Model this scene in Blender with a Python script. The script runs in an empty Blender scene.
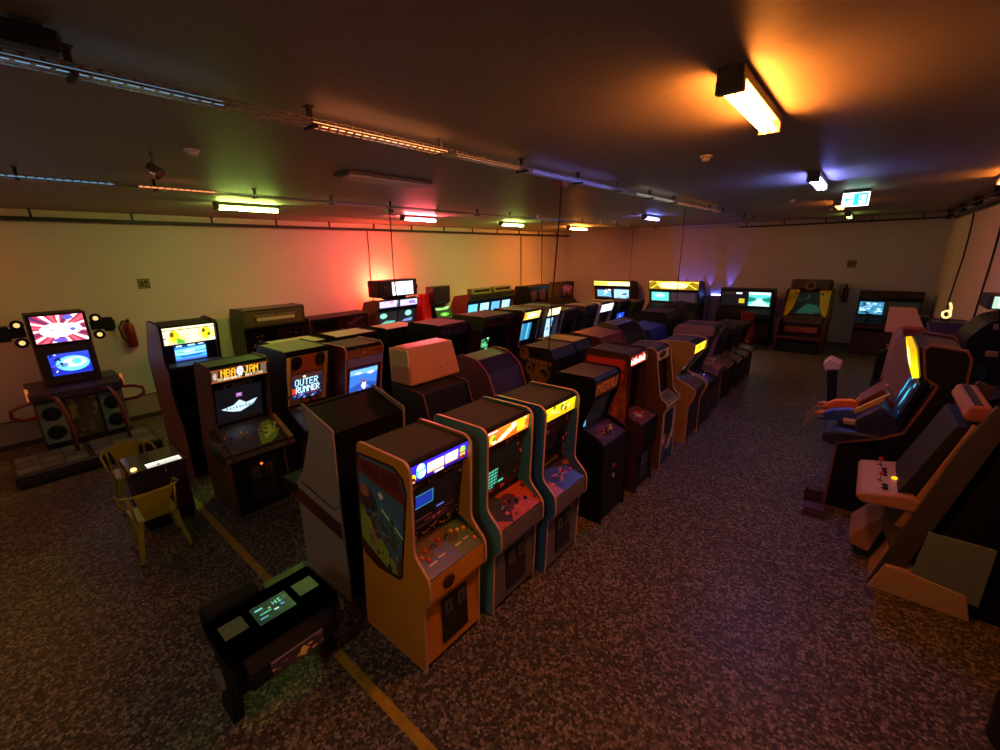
import bpy, math, random
import numpy as np
from mathutils import Vector, Matrix
R = math.radians
PI = math.pi
C = bpy.context.scene.collection
scene = bpy.context.scene
# ------------------------------------------------------------------ camera, world, exposure
cam_d = bpy.data.cameras.new('camera'); cam = bpy.data.objects.new('camera', cam_d); C.objects.link(cam)
YAW, PITCH, ROLL, FPX, CAMH = R(-40.34), R(15.7), R(-1.19), 430.4, 2.95
_f = Vector((math.sin(YAW)*math.cos(PITCH), math.cos(YAW)*math.cos(PITCH), -math.sin(PITCH)))
_r = Vector((math.cos(YAW), -math.sin(YAW), 0)); _u = _r.cross(_f)
_r2 = _r*math.cos(ROLL) + _u*math.sin(ROLL); _u2 = -_r*math.sin(ROLL) + _u*math.cos(ROLL)
cam.matrix_world = Matrix(((_r2.x, _u2.x, -_f.x, 0), (_r2.y, _u2.y, -_f.y, 0), (_r2.z, _u2.z, -_f.z, CAMH), (0, 0, 0, 1)))
cam_d.sensor_width = 36; cam_d.lens = FPX/1000*36; cam_d.clip_start = .05; cam_d.clip_end = 100
scene.camera = cam
w = bpy.data.worlds.new('world'); scene.world = w; w.use_nodes = True
w.node_tree.nodes['Background'].inputs[0].default_value = (.9, .75, .65, 1)
w.node_tree.nodes['Background'].inputs[1].default_value = .004
scene.view_settings.view_transform = 'Standard'; scene.view_settings.look = 'None'
scene.view_settings.gamma = 1; scene.view_settings.use_curve_mapping = False
scene.view_settings.exposure = 0.0
cy = scene.cycles
cy.use_denoising = True; cy.max_bounces = 6; cy.diffuse_bounces = 4; cy.glossy_bounces = 3; cy.sample_clamp_indirect = 4
TUBE = dict(orange=((1, .25, .03), 210), green=((.62, 1, .16), 110), red=((1, .10, .13), 220), blue=((.22, .25, 1), 130),
            deepred=((1, .075, .035), 1), ice=((.30, .62, .9), 1), ember=((1, .30, .10), 1), white=((1, .86, .72), 48))
CEIL = 3.78
# ------------------------------------------------------------------ materials
def lin(c):
    return tuple((x/12.92 if x <= .04045 else ((x+.055)/1.055)**2.4) for x in c)
def hexc(s):
    return tuple(int(s[i:i+2], 16)/255 for i in (0, 2, 4))
_mats = {}
def M(name, col=None, rough=.5, metal=0., var=.12, scale=9., bump=0., emit=0., spec=.5):
    if name in _mats: return _mats[name]
    m = bpy.data.materials.new(name); m.use_nodes = True; nt = m.node_tree; b = nt.nodes['Principled BSDF']
    col = lin(hexc(col)) if isinstance(col, str) else lin(col)
    tc = nt.nodes.new('ShaderNodeTexCoord'); n = nt.nodes.new('ShaderNodeTexNoise'); n.inputs['Scale'].default_value = scale
    n.inputs['Detail'].default_value = 4; nt.links.new(tc.outputs['Object'], n.inputs['Vector'])
    mp = nt.nodes.new('ShaderNodeMapRange'); mp.inputs[3].default_value = 1-var; mp.inputs[4].default_value = 1+var
    nt.links.new(n.outputs['Fac'], mp.inputs[0])
    mx = nt.nodes.new('ShaderNodeVectorMath'); mx.operation = 'SCALE'; mx.inputs[0].default_value = col
    nt.links.new(mp.outputs[0], mx.inputs['Scale']); nt.links.new(mx.outputs[0], b.inputs['Base Color'])
    b.inputs['Roughness'].default_value = rough; b.inputs['Metallic'].default_value = metal
    b.inputs['Specular IOR Level'].default_value = spec
    if emit:
        b.inputs['Emission Color'].default_value = (*col, 1); b.inputs['Emission Strength'].default_value = emit
    if bump:
        bp = nt.nodes.new('ShaderNodeBump'); bp.inputs['Strength'].default_value = bump; bp.inputs['Distance'].default_value = .01
        nt.links.new(n.outputs['Fac'], bp.inputs['Height']); nt.links.new(bp.outputs[0], b.inputs['Normal'])
    _mats[name] = m; return m
def printed(rough=.4):
    k = 'printed_%g' % rough
    if k in _mats: return _mats[k]
    m = bpy.data.materials.new(k); m.use_nodes = True; nt = m.node_tree; b = nt.nodes['Principled BSDF']
    a = nt.nodes.new('ShaderNodeVertexColor'); a.layer_name = 'Col'
    nt.links.new(a.outputs[0], b.inputs['Base Color']); b.inputs['Roughness'].default_value = rough
    _mats[k] = m; return m
def lit(s):
    k = 'backlit_%g' % s
    if k in _mats: return _mats[k]
    m = bpy.data.materials.new(k); m.use_nodes = True; nt = m.node_tree; b = nt.nodes['Principled BSDF']
    a = nt.nodes.new('ShaderNodeVertexColor'); a.layer_name = 'Col'
    b.inputs['Base Color'].default_value = (.02, .02, .02, 1); b.inputs['Roughness'].default_value = .25
    nt.links.new(a.outputs[0], b.inputs['Emission Color']); b.inputs['Emission Strength'].default_value = s
    _mats[k] = m; return m
def glow(name, col, s):
    if name in _mats: return _mats[name]
    m = bpy.data.materials.new(name); m.use_nodes = True; nt = m.node_tree; nt.nodes.clear()
    e = nt.nodes.new('ShaderNodeEmission'); o = nt.nodes.new('ShaderNodeOutputMaterial')
    e.inputs[0].default_value = (*col, 1); e.inputs[1].default_value = s; nt.links.new(e.outputs[0], o.inputs[0])
    _mats[name] = m; return m
BLK = M('black_laminate', '100f12', .5, spec=.25); BLK2 = M('black_vinyl', '18161a', .65, spec=.25); TOPB = M('dark_top_board', '2c2523', .75, var=.25)
STEEL = M('steel', '8a8a88', .35, .9); CHROME = M('chrome', 'c8c8c8', .15, 1.); PLAST = M('dark_plastic', '202024', .4)
TM = M('tan_edge_trim', 'd8a08a', .35); RUB = M('black_rubber', '0c0c0c', .8)
GLASSB = M('dark_tube_glass', '07090a', .08, spec=.8)
# ------------------------------------------------------------------ mesh building
class MB:
    def __init__(s): s.v = []; s.f = []; s.mi = []; s.m = 0; s.sm = []
    def mat(s, i): s.m = i; return s
    def face(s, *idx, smooth=False): s.f.append(idx); s.mi.append(s.m); s.sm.append(smooth)
    def add(s, vs): n = len(s.v); s.v.extend([tuple(v) for v in vs]); return n
    def box(s, x0, x1, y0, y1, z0, z1):
        n = s.add([(x, y, z) for z in (z0, z1) for y in (y0, y1) for x in (x0, x1)])
        for f in ((0, 2, 3, 1), (4, 5, 7, 6), (0, 1, 5, 4), (2, 6, 7, 3), (0, 4, 6, 2), (1, 3, 7, 5)): s.face(*[n+i for i in f])
        return s
    def hexa(s, p):   # 8 points: bottom loop, top loop
        n = s.add(p)
        for f in ((3, 2, 1, 0), (4, 5, 6, 7), (0, 1, 5, 4), (1, 2, 6, 5), (2, 3, 7, 6), (3, 0, 4, 7)): s.face(*[n+i for i in f])
        return s
    def prism(s, poly, y0, y1):       # polygon in x,z extruded along y
        k = len(poly); n = s.add([(x, y0, z) for x, z in poly] + [(x, y1, z) for x, z in poly])
        s.face(*range(n, n+k)); s.face(*[n+k+i for i in reversed(range(k))])
        for i in range(k): j = (i+1) % k; s.face(n+i, n+k+i, n+k+j, n+j)
        return s
    def prismz(s, poly, z0, z1):      # polygon in x,y extruded up
        k = len(poly); n = s.add([(x, y, z0) for x, y in poly] + [(x, y, z1) for x, y in poly])
        s.face(*reversed(range(n, n+k))); s.face(*[n+k+i for i in range(k)])
        for i in range(k): j = (i+1) % k; s.face(n+i, n+j, n+k+j, n+k+i)
        return s
    def ring(s, outer, inner, y0, y1):
        k = len(outer); n = s.add([(x, y, z) for y in (y0, y1) for P_ in (outer, inner) for x, z in P_])
        for i in range(k):
            j = (i+1) % k
            s.face(n+i, n+j, n+k+j, n+k+i); s.face(n+2*k+i, n+3*k+i, n+3*k+j, n+2*k+j)
            s.face(n+i, n+2*k+i, n+2*k+j, n+j); s.face(n+k+i, n+k+j, n+3*k+j, n+3*k+i)
        return s
    def tube(s, pts, r, n=8, caps=True):
        pts = [Vector(p) for p in pts]; rs = r if isinstance(r, (list, tuple)) else [r]*len(pts)
        t = (pts[1]-pts[0]).normalized(); a = t.orthogonal().normalized(); rings = []
        for i, p in enumerate(pts):
            d = (pts[min(i+1, len(pts)-1)]-pts[max(i-1, 0)]).normalized()
            a = (a - d*a.dot(d)).normalized(); b = d.cross(a)
            rings.append(s.add([p+(a*math.cos(2*PI*k/n)+b*math.sin(2*PI*k/n))*rs[i] for k in range(n)]))
        for i in range(len(pts)-1):
            for k in range(n):
                j = (k+1) % n; s.face(rings[i]+k, rings[i]+j, rings[i+1]+j, rings[i+1]+k, smooth=True)
        if caps:
            s.face(*[rings[0]+k for k in reversed(range(n))]); s.face(*[rings[-1]+k for k in range(n)])
        return s
    def lathe(s, prof, c=(0, 0, 0), n=16, ax=(0, 0, 1)):   # prof: (radius, height)
        ax = Vector(ax).normalized(); a = ax.orthogonal().normalized(); b = ax.cross(a); c = Vector(c); rings = []
        for r, h in prof:
            rings.append(s.add([c+ax*h+(a*math.cos(2*PI*k/n)+b*math.sin(2*PI*k/n))*max(r, 1e-4) for k in range(n)]))
        for i in range(len(prof)-1):
            for k in range(n):
                j = (k+1) % n; s.face(rings[i]+k, rings[i]+j, rings[i+1]+j, rings[i+1]+k, smooth=True)
        s.face(*[rings[0]+k for k in reversed(range(n))]); s.face(*[rings[-1]+k for k in range(n)])
        return s
    def build(s, name, mats, parent=None, bevel=0., loc=None):
        me = bpy.data.meshes.new(name); me.from_pydata(s.v, [], s.f)
        for m in (mats if isinstance(mats, (list, tuple)) else [mats]): me.materials.append(m)
        me.polygons.foreach_set('material_index', s.mi); me.polygons.foreach_set('use_smooth', s.sm)
        me.update()
        o = bpy.data.objects.new(name, me); C.objects.link(o)
        if parent is not None: o.parent = parent
        if loc: o.location = loc
        if bevel:
            b = o.modifiers.new('bevel', 'BEVEL'); b.width = bevel; b.segments = 2; b.limit_method = 'ANGLE'; b.angle_limit = R(40)
        return o
def tag(o, label, cat, group=None, kind=None):
    if label: o['label'] = label
    if cat: o['category'] = cat
    if group: o['group'] = group
    if kind: o['kind'] = kind
    return o
def thing(name, label, cat, loc=(0, 0, 0), rot=0., group=None):
    o = bpy.data.objects.new(name, None); C.objects.link(o); o.location = loc; o.rotation_euler = (0, 0, rot)
    o.empty_display_size = .1
    return tag(o, label, cat, group)
def struct(o): o['kind'] = 'structure'; return o
def rounded(poly, r, keep=()):
    out = []; k = len(poly)
    for i, p in enumerate(poly):
        a, b = poly[i-1], poly[(i+1) % k]
        if i in keep: out.append(p); continue
        d1 = Vector((a[0]-p[0], a[1]-p[1])); d2 = Vector((b[0]-p[0], b[1]-p[1]))
        rr = min(r, d1.length*.45, d2.length*.45); q1 = Vector(p)+d1.normalized()*rr; q2 = Vector(p)+d2.normalized()*rr
        for t in (0, .33, .67, 1):
            q = q1*(1-t)**2+Vector(p)*2*t*(1-t)+q2*t*t; out.append((q.x, q.y))
    return out
def offset(poly, d):
    k = len(poly); A = sum(poly[i][0]*poly[(i+1) % k][1]-poly[(i+1) % k][0]*poly[i][1] for i in range(k)); sg = 1 if A > 0 else -1
    out = []
    for i, p in enumerate(poly):
        a, b = Vector(poly[i-1]), Vector(poly[(i+1) % k]); p = Vector(p)
        e1 = (p-a).normalized() if (p-a).length > 1e-6 else Vector((1, 0)); e2 = (b-p).normalized() if (b-p).length > 1e-6 else e1
        n1 = Vector((e1.y, -e1.x))*sg; n2 = Vector((e2.y, -e2.x))*sg; n = n1+n2
        if n.length < 1e-4: n = n1
        n.normalize(); q = p+n*d/max(.5, n.dot(n1)); out.append((q.x, q.y))
    return out
# ------------------------------------------------------------------ canvases (pictures as colours of a fine mesh grid)
FONT = {'A': '0E11111F111111', 'B': '1E11111E11111E', 'C': '0E11101010110E', 'D': '1E11111111111E', 'E': '1F10101E10101F', 'F': '1F10101E101010',
        'G': '0E11101713110E', 'H': '1111111F111111', 'I': '0E04040404040E', 'J': '0702020202120C', 'K': '11121418141211', 'L': '1010101010101F',
        'M': '111B1515111111', 'N': '11191513111111', 'O': '0E11111111110E', 'P': '1E11111E101010', 'Q': '0E11111115120D', 'R': '1E11111E141211',
        'S': '0F10100E01011E', 'T': '1F040404040404', 'U': '1111111111110E', 'V': '11111111110A04', 'W': '11111115151B11', 'X': '11110A040A1111',
        'Y': '11110A04040404', 'Z': '1F01020408101F', '0': '0E11131519110E', '1': '040C040404040E', '2': '0E11010204081F', '3': '1F02040201110E',
        '.': '00000000000C0C', ' ': '00000000000000', '8': '0E11110E11110E', '9': '0E11110F01020C', '4': '02060A121F0202', '-': '0000001F000000'}
class Cv:
    def __init__(s, w_, h_, bg='000000'):
        s.w, s.h = w_, h_; s.a = np.zeros((h_, w_, 3)); s.a[:] = hexc(bg)
        yy, xx = np.mgrid[0:h_, 0:w_]; s.x = xx/(w_-1); s.y = yy/(h_-1)
    def put(s, m, c, al=1.): s.a[m] = s.a[m]*(1-al)+np.array(hexc(c))*al; return s
    def rect(s, x0, y0, x1, y1, c, al=1.): return s.put((s.x >= x0) & (s.x <= x1) & (s.y >= y0) & (s.y <= y1), c, al)
    def ell(s, cx, cy_, rx, ry, c, al=1.): return s.put(((s.x-cx)/rx)**2+((s.y-cy_)/ry)**2 <= 1, c, al)
    def poly(s, pts, c, al=1.):
        m = np.zeros_like(s.x, bool); k = len(pts)
        for i in range(k):
            (x0, y0), (x1, y1) = pts[i-1], pts[i]
            if y0 == y1: continue
            m ^= ((s.y < y0) != (s.y < y1)) & (s.x < (x1-x0)*(s.y-y0)/(y1-y0)+x0)
        return s.put(m, c, al)
    def line(s, x0, y0, x1, y1, t, c):
        dx, dy = x1-x0, y1-y0; L = dx*dx+dy*dy+1e-9; u = np.clip(((s.x-x0)*dx+(s.y-y0)*dy)/L, 0, 1)
        return s.put((s.x-x0-u*dx)**2+(s.y-y0-u*dy)**2 < t*t, c)
    def text(s, t, x0, y0, x1, y1, c, skew=0.):
        n = len(t)*6-1
        for k, ch in enumerate(t):
            rows = FONT.get(ch, FONT[' '])
            for r in range(7):
                b = int(rows[2*r:2*r+2], 16)
                for q in range(5):
                    if b >> (4-q) & 1:
                        a0 = x0+(x1-x0)*(k*6+q)/n; a1 = x0+(x1-x0)*(k*6+q+1)/n
                        b0 = y0+(y1-y0)*r/7-skew*(a0-x0); b1 = y0+(y1-y0)*(r+1)/7-skew*(a0-x0)
                        s.put((s.x >= a0-.3/s.w) & (s.x < a1+.2/s.w) & (s.y >= b0-.3/s.h) & (s.y < b1+.2/s.h), c)
        return s
    def noise(s, am, seed=0):
        s.a = np.clip(s.a+np.random.RandomState(seed).uniform(-am, am, (s.h, s.w, 1)), 0, 1); return s
    def blobs(s, n, pal, seed, r=(.03, .12), reg=(0, 0, 1, 1), al=1.):
        rn = random.Random(seed)
        for i in range(n):
            x = rn.uniform(reg[0], reg[2]); y = rn.uniform(reg[1], reg[3]); q = rn.uniform(*r)
            if rn.random() < .5: s.ell(x, y, q, q*rn.uniform(.5, 1.6)*s.w/s.h*.7, rn.choice(pal), al)
            else: s.poly([(x-q, y+q*rn.uniform(-1, 1)), (x+q*.3, y-q*1.4), (x+q, y+q*rn.uniform(-.5, 1)), (x, y+q*1.5)], rn.choice(pal), al)
        return s
    def grad(s, c0, c1):
        t = s.y[..., None]; s.a = np.array(hexc(c0))*(1-t)+np.array(hexc(c1))*t; return s
    def gain(s, g): s.a = np.clip(s.a*g, 0, 1); return s
    def lin(s):
        a = s.a; return np.where(a <= .04045, a/12.92, ((a+.055)/1.055)**2.4)
def pic(name, cv, O, U, V, mat, parent, th=.006, mask=None):
    """Panel: O top-left corner of its front, U along its width, V down its height; a solid slab of thickness th behind the picture."""
    O, U, V = Vector(O), Vector(U), Vector(V); N = V.cross(U).normalized() if True else None
    N = U.cross(V).normalized()*-1
    w_, h_ = cv.w, cv.h
    us = np.linspace(0, 1, w_); vs = np.linspace(0, 1, h_)
    P_ = np.array(O)[None, None]+us[None, :, None]*np.array(U)[None, None]+vs[:, None, None]*np.array(V)[None, None]
    v = [tuple(p) for p in P_.reshape(-1, 3)]; f = []
    for j in range(h_-1):
        for i in range(w_-1):
            if mask is not None and not mask((i+.5)/(w_-1), (j+.5)/(h_-1)): continue
            a = j*w_+i; f.append((a, a+w_, a+w_+1, a+1))
    cols = cv.lin().reshape(-1, 3).tolist()
    if mask is None:
        n = len(v); edge = ((0, 0), (w_-1, 0), (w_-1, h_-1), (0, h_-1)); ids = [j*w_+i for i, j in edge]
        for k in ids: v.append(tuple(Vector(v[k])-N*th)); cols.append(cols[k])
        f.append((n, n+1, n+2, n+3))
        for k in range(4): q = (k+1) % 4; f.append((ids[q], ids[k], n+k, n+q)[::-1])
    me = bpy.data.meshes.new(name); me.from_pydata(v, [], f); me.materials.append(mat)
    at = me.color_attributes.new('Col', 'FLOAT_COLOR', 'POINT')
    at.data.foreach_set('color', np.array([(*c, 1.) for c in cols]).ravel())
    if mask is not None:
        me.update(); import bmesh
        bm = bmesh.new(); bm.from_mesh(me); bmesh.ops.delete(bm, geom=[q for q in bm.verts if not q.link_faces], context='VERTS'); bm.to_mesh(me); bm.free()
    me.update(); o = bpy.data.objects.new(name, me); C.objects.link(o)
    if parent is not None: o.parent = parent
    return o
def face_pic(name, cv, p0, p1, y0, y1, mat, parent, th=.006, rec=(0, 1, 0, 1), lift=0.):
    """Panel on a cabinet's front between profile points p0 (top) and p1 (bottom), y0..y1; rec = part of it (u0,u1,v0,v1)."""
    p0, p1 = Vector(p0), Vector(p1); d = p1-p0; n = Vector((-d.y, d.x)).normalized()
    a = p0+d*rec[2]+n*(th+lift); b = p0+d*rec[3]+n*(th+lift); W = y1-y0
    O = (a.x, y0+W*rec[0], a.y); U = (0, W*(rec[1]-rec[0]), 0); V = (b.x-a.x, 0, b.y-a.y)
    return pic(name, cv, O, U, V, mat, parent, th)
def face_slab(name, p0, p1, y0, y1, mat, parent, th=.01, rec=(0, 1, 0, 1), bevel=0., lift=0.):
    p0, p1 = Vector(p0), Vector(p1); d = p1-p0; n = Vector((-d.y, d.x)).normalized(); W = y1-y0
    a = p0+d*rec[2]+n*lift; b = p0+d*rec[3]+n*lift
    mb = MB().prism([(a.x, a.y), (b.x, b.y), (b.x+n.x*th, b.y+n.y*th), (a.x+n.x*th, a.y+n.y*th)], y0+W*rec[0], y0+W*rec[1])
    return mb.build(name, mat, parent, bevel)
def on_face(p0, p1, y0, y1, u, v, lift=0.):
    p0, p1 = Vector(p0), Vector(p1); d = p1-p0; n = Vector((-d.y, d.x)).normalized(); p = p0+d*v+n*lift
    return Vector((p.x, y0+(y1-y0)*u, p.y)), Vector((n.x, 0, n.y))
# ------------------------------------------------------------------ cabinet profiles (x forward from the base's front edge, z up)
PROF = {}
def prof(name, side, body, marq, bez, cp, cpf, low, keep=(0,), rr=.05):
    PROF[name] = dict(side=side, body=body, marq=marq, bez=bez, cp=cp, cpf=cpf, low=low, keep=keep, rr=rr)
prof('curvy', [(-.75, 0), (-.59, 1.69), (-.05, 1.69), (0, 1.64), (-.035, 1.0), (.11, .86), (.11, .665), (.03, .60), (0, 0)],
     [(-.73, .05), (-.57, 1.665), (-.06, 1.665), (-.04, 1.63), (-.06, 1.50), (-.09, 1.49), (-.17, .985), (-.13, .965), (.085, .835), (.085, .665), (-.005, .62), (-.005, .05)],
     ((-.042, 1.645), (-.058, 1.51)), ((-.09, 1.49), (-.17, .99)), ((-.14, .972), (.09, .842)), ((.087, .835), (.087, .665)), ((-.005, .61), (-.005, .06)), keep=(0, 8))
prof('wide_panel', [(-.72, 0), (-.72, 1.60), (-.62, 1.69), (-.17, 1.69), (-.12, 1.65), (-.15, 1.42), (-.28, 1.10), (-.08, 1.02), (.0, .96), (0, 0)],
     [(-.70, .05), (-.70, 1.58), (-.61, 1.67), (-.18, 1.67), (-.14, 1.64), (-.165, 1.44), (-.22, 1.41), (-.33, 1.05), (-.2, 1.0), (-.02, .92), (-.02, .05)],
     ((-.14, 1.635), (-.165, 1.45)), ((-.22, 1.41), (-.33, 1.05)), ((-.26, 1.03), (-.02, .935)), ((-.02, .9), (-.02, .84)), ((-.02, .83), (-.02, .06)), keep=(0, 9))
prof('classic', [(-.80, 0), (-.80, 1.60), (-.76, 1.80), (-.20, 1.78), (-.17, 1.72), (-.16, .99), (.03, .93), (.04, .61), (-.03, .53), (0, 0)],
     [(-.78, .05), (-.78, 1.60), (-.74, 1.775), (-.23, 1.755), (-.20, 1.71), (-.20, 1.60), (-.26, 1.59), (-.30, 1.0), (-.2, .96), (.0, .90), (.01, .62), (-.04, .53), (-.03, .05)],
     ((-.20, 1.74), (-.20, 1.61)), ((-.26, 1.59), (-.30, 1.0)), ((-.28, .985), (.0, .905)), ((.003, .89), (.01, .63)), ((-.04, .52), (-.03, .06)), keep=(0, 9))
prof('slim', [(-.70, 0), (-.70, 1.60), (-.60, 1.70), (-.20, 1.71), (-.15, 1.66), (-.13, 1.50), (-.06, 1.05), (.04, .98), (.04, .90), (.0, .86), (0, 0)],
     [(-.68, .05), (-.68, 1.58), (-.60, 1.68), (-.21, 1.69), (-.17, 1.65), (-.17, 1.52), (-.24, 1.49), (-.17, 1.06), (-.1, 1.0), (.02, .945), (.02, .91), (-.015, .86), (-.015, .05)],
     ((-.17, 1.665), (-.17, 1.52)), ((-.20, 1.49), (-.15, 1.06)), ((-.14, 1.04), (.02, .955)), ((.02, .94), (.02, .91)), ((-.015, .85), (-.015, .06)), keep=(0, 10))
prof('big', [(-.95, 0), (-.95, 1.70), (-.85, 1.88), (-.10, 1.88), (-.03, 1.83), (-.10, 1.66), (-.22, 1.10), (-.03, 1.0), (.20, .90), (.20, .79), (.0, .72), (0, 0)],
     [(-.93, .05), (-.93, 1.69), (-.84, 1.86), (-.11, 1.86), (-.06, 1.82), (-.12, 1.66), (-.22, 1.62), (-.36, 1.10), (-.25, 1.03), (.16, .86), (.16, .80), (-.02, .72), (-.02, .05)],
     ((-.055, 1.83), (-.115, 1.67)), ((-.22, 1.62), (-.36, 1.10)), ((-.32, 1.07), (.16, .875)), ((.16, .86), (.16, .80)), ((-.02, .71), (-.02, .06)), keep=(0, 11))
prof('std', [(-.78, 0), (-.78, 1.62), (-.70, 1.75), (-.12, 1.75), (-.06, 1.70), (-.12, 1.50), (-.22, 1.05), (-.05, .98), (.08, .92), (.08, .82), (0, .74), (0, 0)],
     [(-.76, .05), (-.76, 1.61), (-.69, 1.73), (-.13, 1.73), (-.09, 1.69), (-.14, 1.50), (-.20, 1.47), (-.30, 1.04), (-.2, .99), (.05, .89), (.05, .83), (-.02, .74), (-.02, .05)],
     ((-.085, 1.70), (-.135, 1.52)), ((-.20, 1.47), (-.30, 1.04)), ((-.27, 1.02), (.05, .905)), ((.05, .88), (.05, .83)), ((-.02, .73), (-.02, .06)), keep=(0, 11))
prof('swoop', [(-.80, 0), (-.80, 1.30), (-.50, 1.62), (-.10, 1.63), (.02, 1.60), (.0, 1.42), (-.24, 1.04), (-.02, .96), (.10, .88), (.06, .74), (0, .60), (0, 0)],
     [(-.78, .05), (-.78, 1.29), (-.49, 1.60), (-.11, 1.61), (-.01, 1.585), (-.03, 1.42), (-.09, 1.38), (-.31, 1.02), (-.2, .98), (.06, .86), (.03, .74), (-.02, .60), (-.02, .05)],
     ((-.008, 1.58), (-.028, 1.43)), ((-.10, 1.37), (-.31, 1.02)), ((-.28, 1.01), (.055, .875)), ((.055, .85), (.03, .75)), ((-.02, .59), (-.02, .06)), keep=(0, 11))
def stick(cp, p, n, ball):
    mb = MB(); mb.mat(0).lathe([(.022, 0), (.022, .003), (.006, .006), (.005, .055)], p, 10, n)
    mb.mat(1).lathe([(.004, .05), (.014, .056), (.018, .068), (.014, .08), (.004, .086)], p, 10, n)
    return mb.build('joystick', [CHROME, ball], cp)
def button(cp, p, n, m, r=.014): return MB().lathe([(r*1.25, 0), (r*1.25, .004), (r, .005), (r, .011), (r*.7, .012)], p, 10, n).build('button', m, cp)
RED = M('red_plastic', 'c01818', .3); YEL = M('yellow_plastic', 'd8b020', .3); BLU = M('blue_plastic', '2040c0', .3); WHT = M('white_plastic', 'd8d4c8', .35); ORG = M('orange_plastic', 'e06a18', .3)
GRNP = M('green_plastic', '20a040', .3)
CREDIT = glow('credit_lamp', (1, .12, .03), 3)
def coin_door(root, p, y0, y1, z0, z1, nslots=2, x=None, lamps=False):
    x = p['low'][0][0] if x is None else x
    d = MB().box(x-.001, x+.012, y0, y1, z0, z1).build('coin_door', PLAST, root, .003)
    wd = (y1-y0)/nslots
    for k in range(nslots):
        yc = y0+wd*(k+.5)
        s = MB(); s.mat(0).box(x+.012, x+.018, yc-wd*.28, yc+wd*.28, z1-(z1-z0)*.36, z1-(z1-z0)*.06); s.mat(1).box(x+.018, x+.022, yc-.004, yc+.004, z1-(z1-z0)*.28, z1-(z1-z0)*.14)
        s.build('coin_slot', [STEEL, CREDIT if lamps else BLK], d)
    MB().lathe([(.010, 0), (.010, .008), (.006, .01)], (x+.012, y0+wd*.4, z0+(z1-z0)*.45), 10, (1, 0, 0)).build('door_lock', CHROME, d)
    return d
def arcade(pr, label, cat, X, Y, rot=0., w=.6, sz=1., sx=1., side=BLK, trim=TM, front=BLK, inner=BLK, top=TOPB, marq=None, mlit=0, bez=None, scr=None, slit=1.5,
           srec=(.1, .9, .1, .9), cp=None, cpm=None, sticks=((.25, .45), (.72, .45)), btn=(), coin=True, lowpic=None, art=None, artpoly=None, bothart=False, group=None,
           name='arcade_cabinet', mlab=None, tall=0., cpm_front=None, lamps=False, Z=0., artcol=None, cpover=0., side2=None, backart=None, artrim=True):
    p0 = PROF[pr]
    S = lambda q: (q[0]*sx, q[1]*sz)
    p = {k: ([S(q) for q in v] if k in ('side', 'body') else (tuple(S(q) for q in v) if v is not None and k in ('marq', 'bez', 'cp', 'cpf', 'low') else v)) for k, v in p0.items()}
    root = thing(name, label, cat, (X, Y, Z), rot, group)
    h = w/2; t = .016; yi0, yi1 = -h+t, h-t
    out = rounded(p['side'], p['rr'], p['keep'])
    for sg in (-1, 1):
        y0, y1 = (-h, -h+t) if sg < 0 else (h-t, h)
        s = MB().prism(out, y0, y1).build('side_panel', side if sg < 0 or not side2 else side2, root)
        if trim: MB().ring(offset(out, .0025), offset(out, -.003), y0-.0015, y1+.0015).build('edge_trim', trim, s)
        if art is not None and (sg < 0 or bothart):
            ap = [S(q) for q in artpoly]; xs = [q[0] for q in ap]; zs = [q[1] for q in ap]; x0, x1, z0, z1 = min(xs), max(xs), min(zs), max(zs)
            def inside(u, v, ap=ap):
                x = x0+(x1-x0)*u; z = z1-(z1-z0)*v; c = False
                for i in range(len(ap)):
                    a, b = ap[i-1], ap[i]
                    if (a[1] > z) != (b[1] > z) and x < (b[0]-a[0])*(z-a[1])/(b[1]-a[1])+a[0]: c = not c
                return c
            yy = -h-.003 if sg < 0 else h+.003
            if sg < 0: pic('side_art', art, (x0, yy, z1), (x1-x0, 0, 0), (0, 0, z0-z1), printed(.45), s, mask=inside)
            else:
                pic('side_art', art, (x1, yy, z1), (x0-x1, 0, 0), (0, 0, z0-z1), printed(.45), s, mask=lambda u, v: inside(1-u, v))
            if artcol:
                MB().ring(offset(ap, .008), offset(ap, -.010), yy-.002, yy+.002).build('art_border', artcol, s)
    MB().prism(p['body'], yi0-.001, yi1+.001).build('body', inner, root)
    bk = p['side']
    # top board between the sides
    b = p['body']; ib = max(range(len(b)), key=lambda i: b[i][1]-b[i][0]*.3)
    MB().prism([(b[ib][0], b[ib][1]-.005), (b[ib+1][0], b[ib+1][1]-.005), (b[ib+1][0], b[ib+1][1]+.006), (b[ib][0], b[ib][1]+.006)], yi0, yi1).build('top_board', top, root)
    MB().box(p['side'][0][0]+.04, -.05, yi0-.002, yi1+.002, .0, .055).build('kick_base', RUB, root)
    if marq is not None:
        mq = face_pic('marquee', marq, *p['marq'], yi0, yi1, lit(mlit) if mlit else printed(.3), root, .008)
        if mlab: mq['label'] = mlab
        a, c = p['marq']
        for q, dz in ((a, .004), (c, -.004)): face_slab('marquee_retainer', (q[0], q[1]+dz+.006), (q[0], q[1]+dz-.006), yi0, yi1, BLK2, mq, .014)
    bz = face_pic('bezel', bez, *p['bez'], yi0, yi1, printed(.25), root, .006) if isinstance(bez, Cv) else face_slab('bezel', *p['bez'], yi0, yi1, bez or BLK2, root, .006)
    if scr is not None: face_pic('screen', scr, *p['bez'], yi0, yi1, lit(slit), bz, .004, srec, .004)
    else: face_slab('screen', *p['bez'], yi0, yi1, GLASSB, bz, .004, srec, lift=.005)
    if cpover:
        yi0, yi1 = -h-cpover, h+cpover; a_, b_, c_, d_ = p['cp'][0], p['cp'][1], p['cpf'][0], p['cpf'][1]
        MB().prism([(a_[0]+.06, a_[1]-.03), b_, c_, d_, (d_[0]-.1, d_[1]-.04), (a_[0]+.06, d_[1])], yi0, yi1).build('control_panel_box', front, root)
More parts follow.
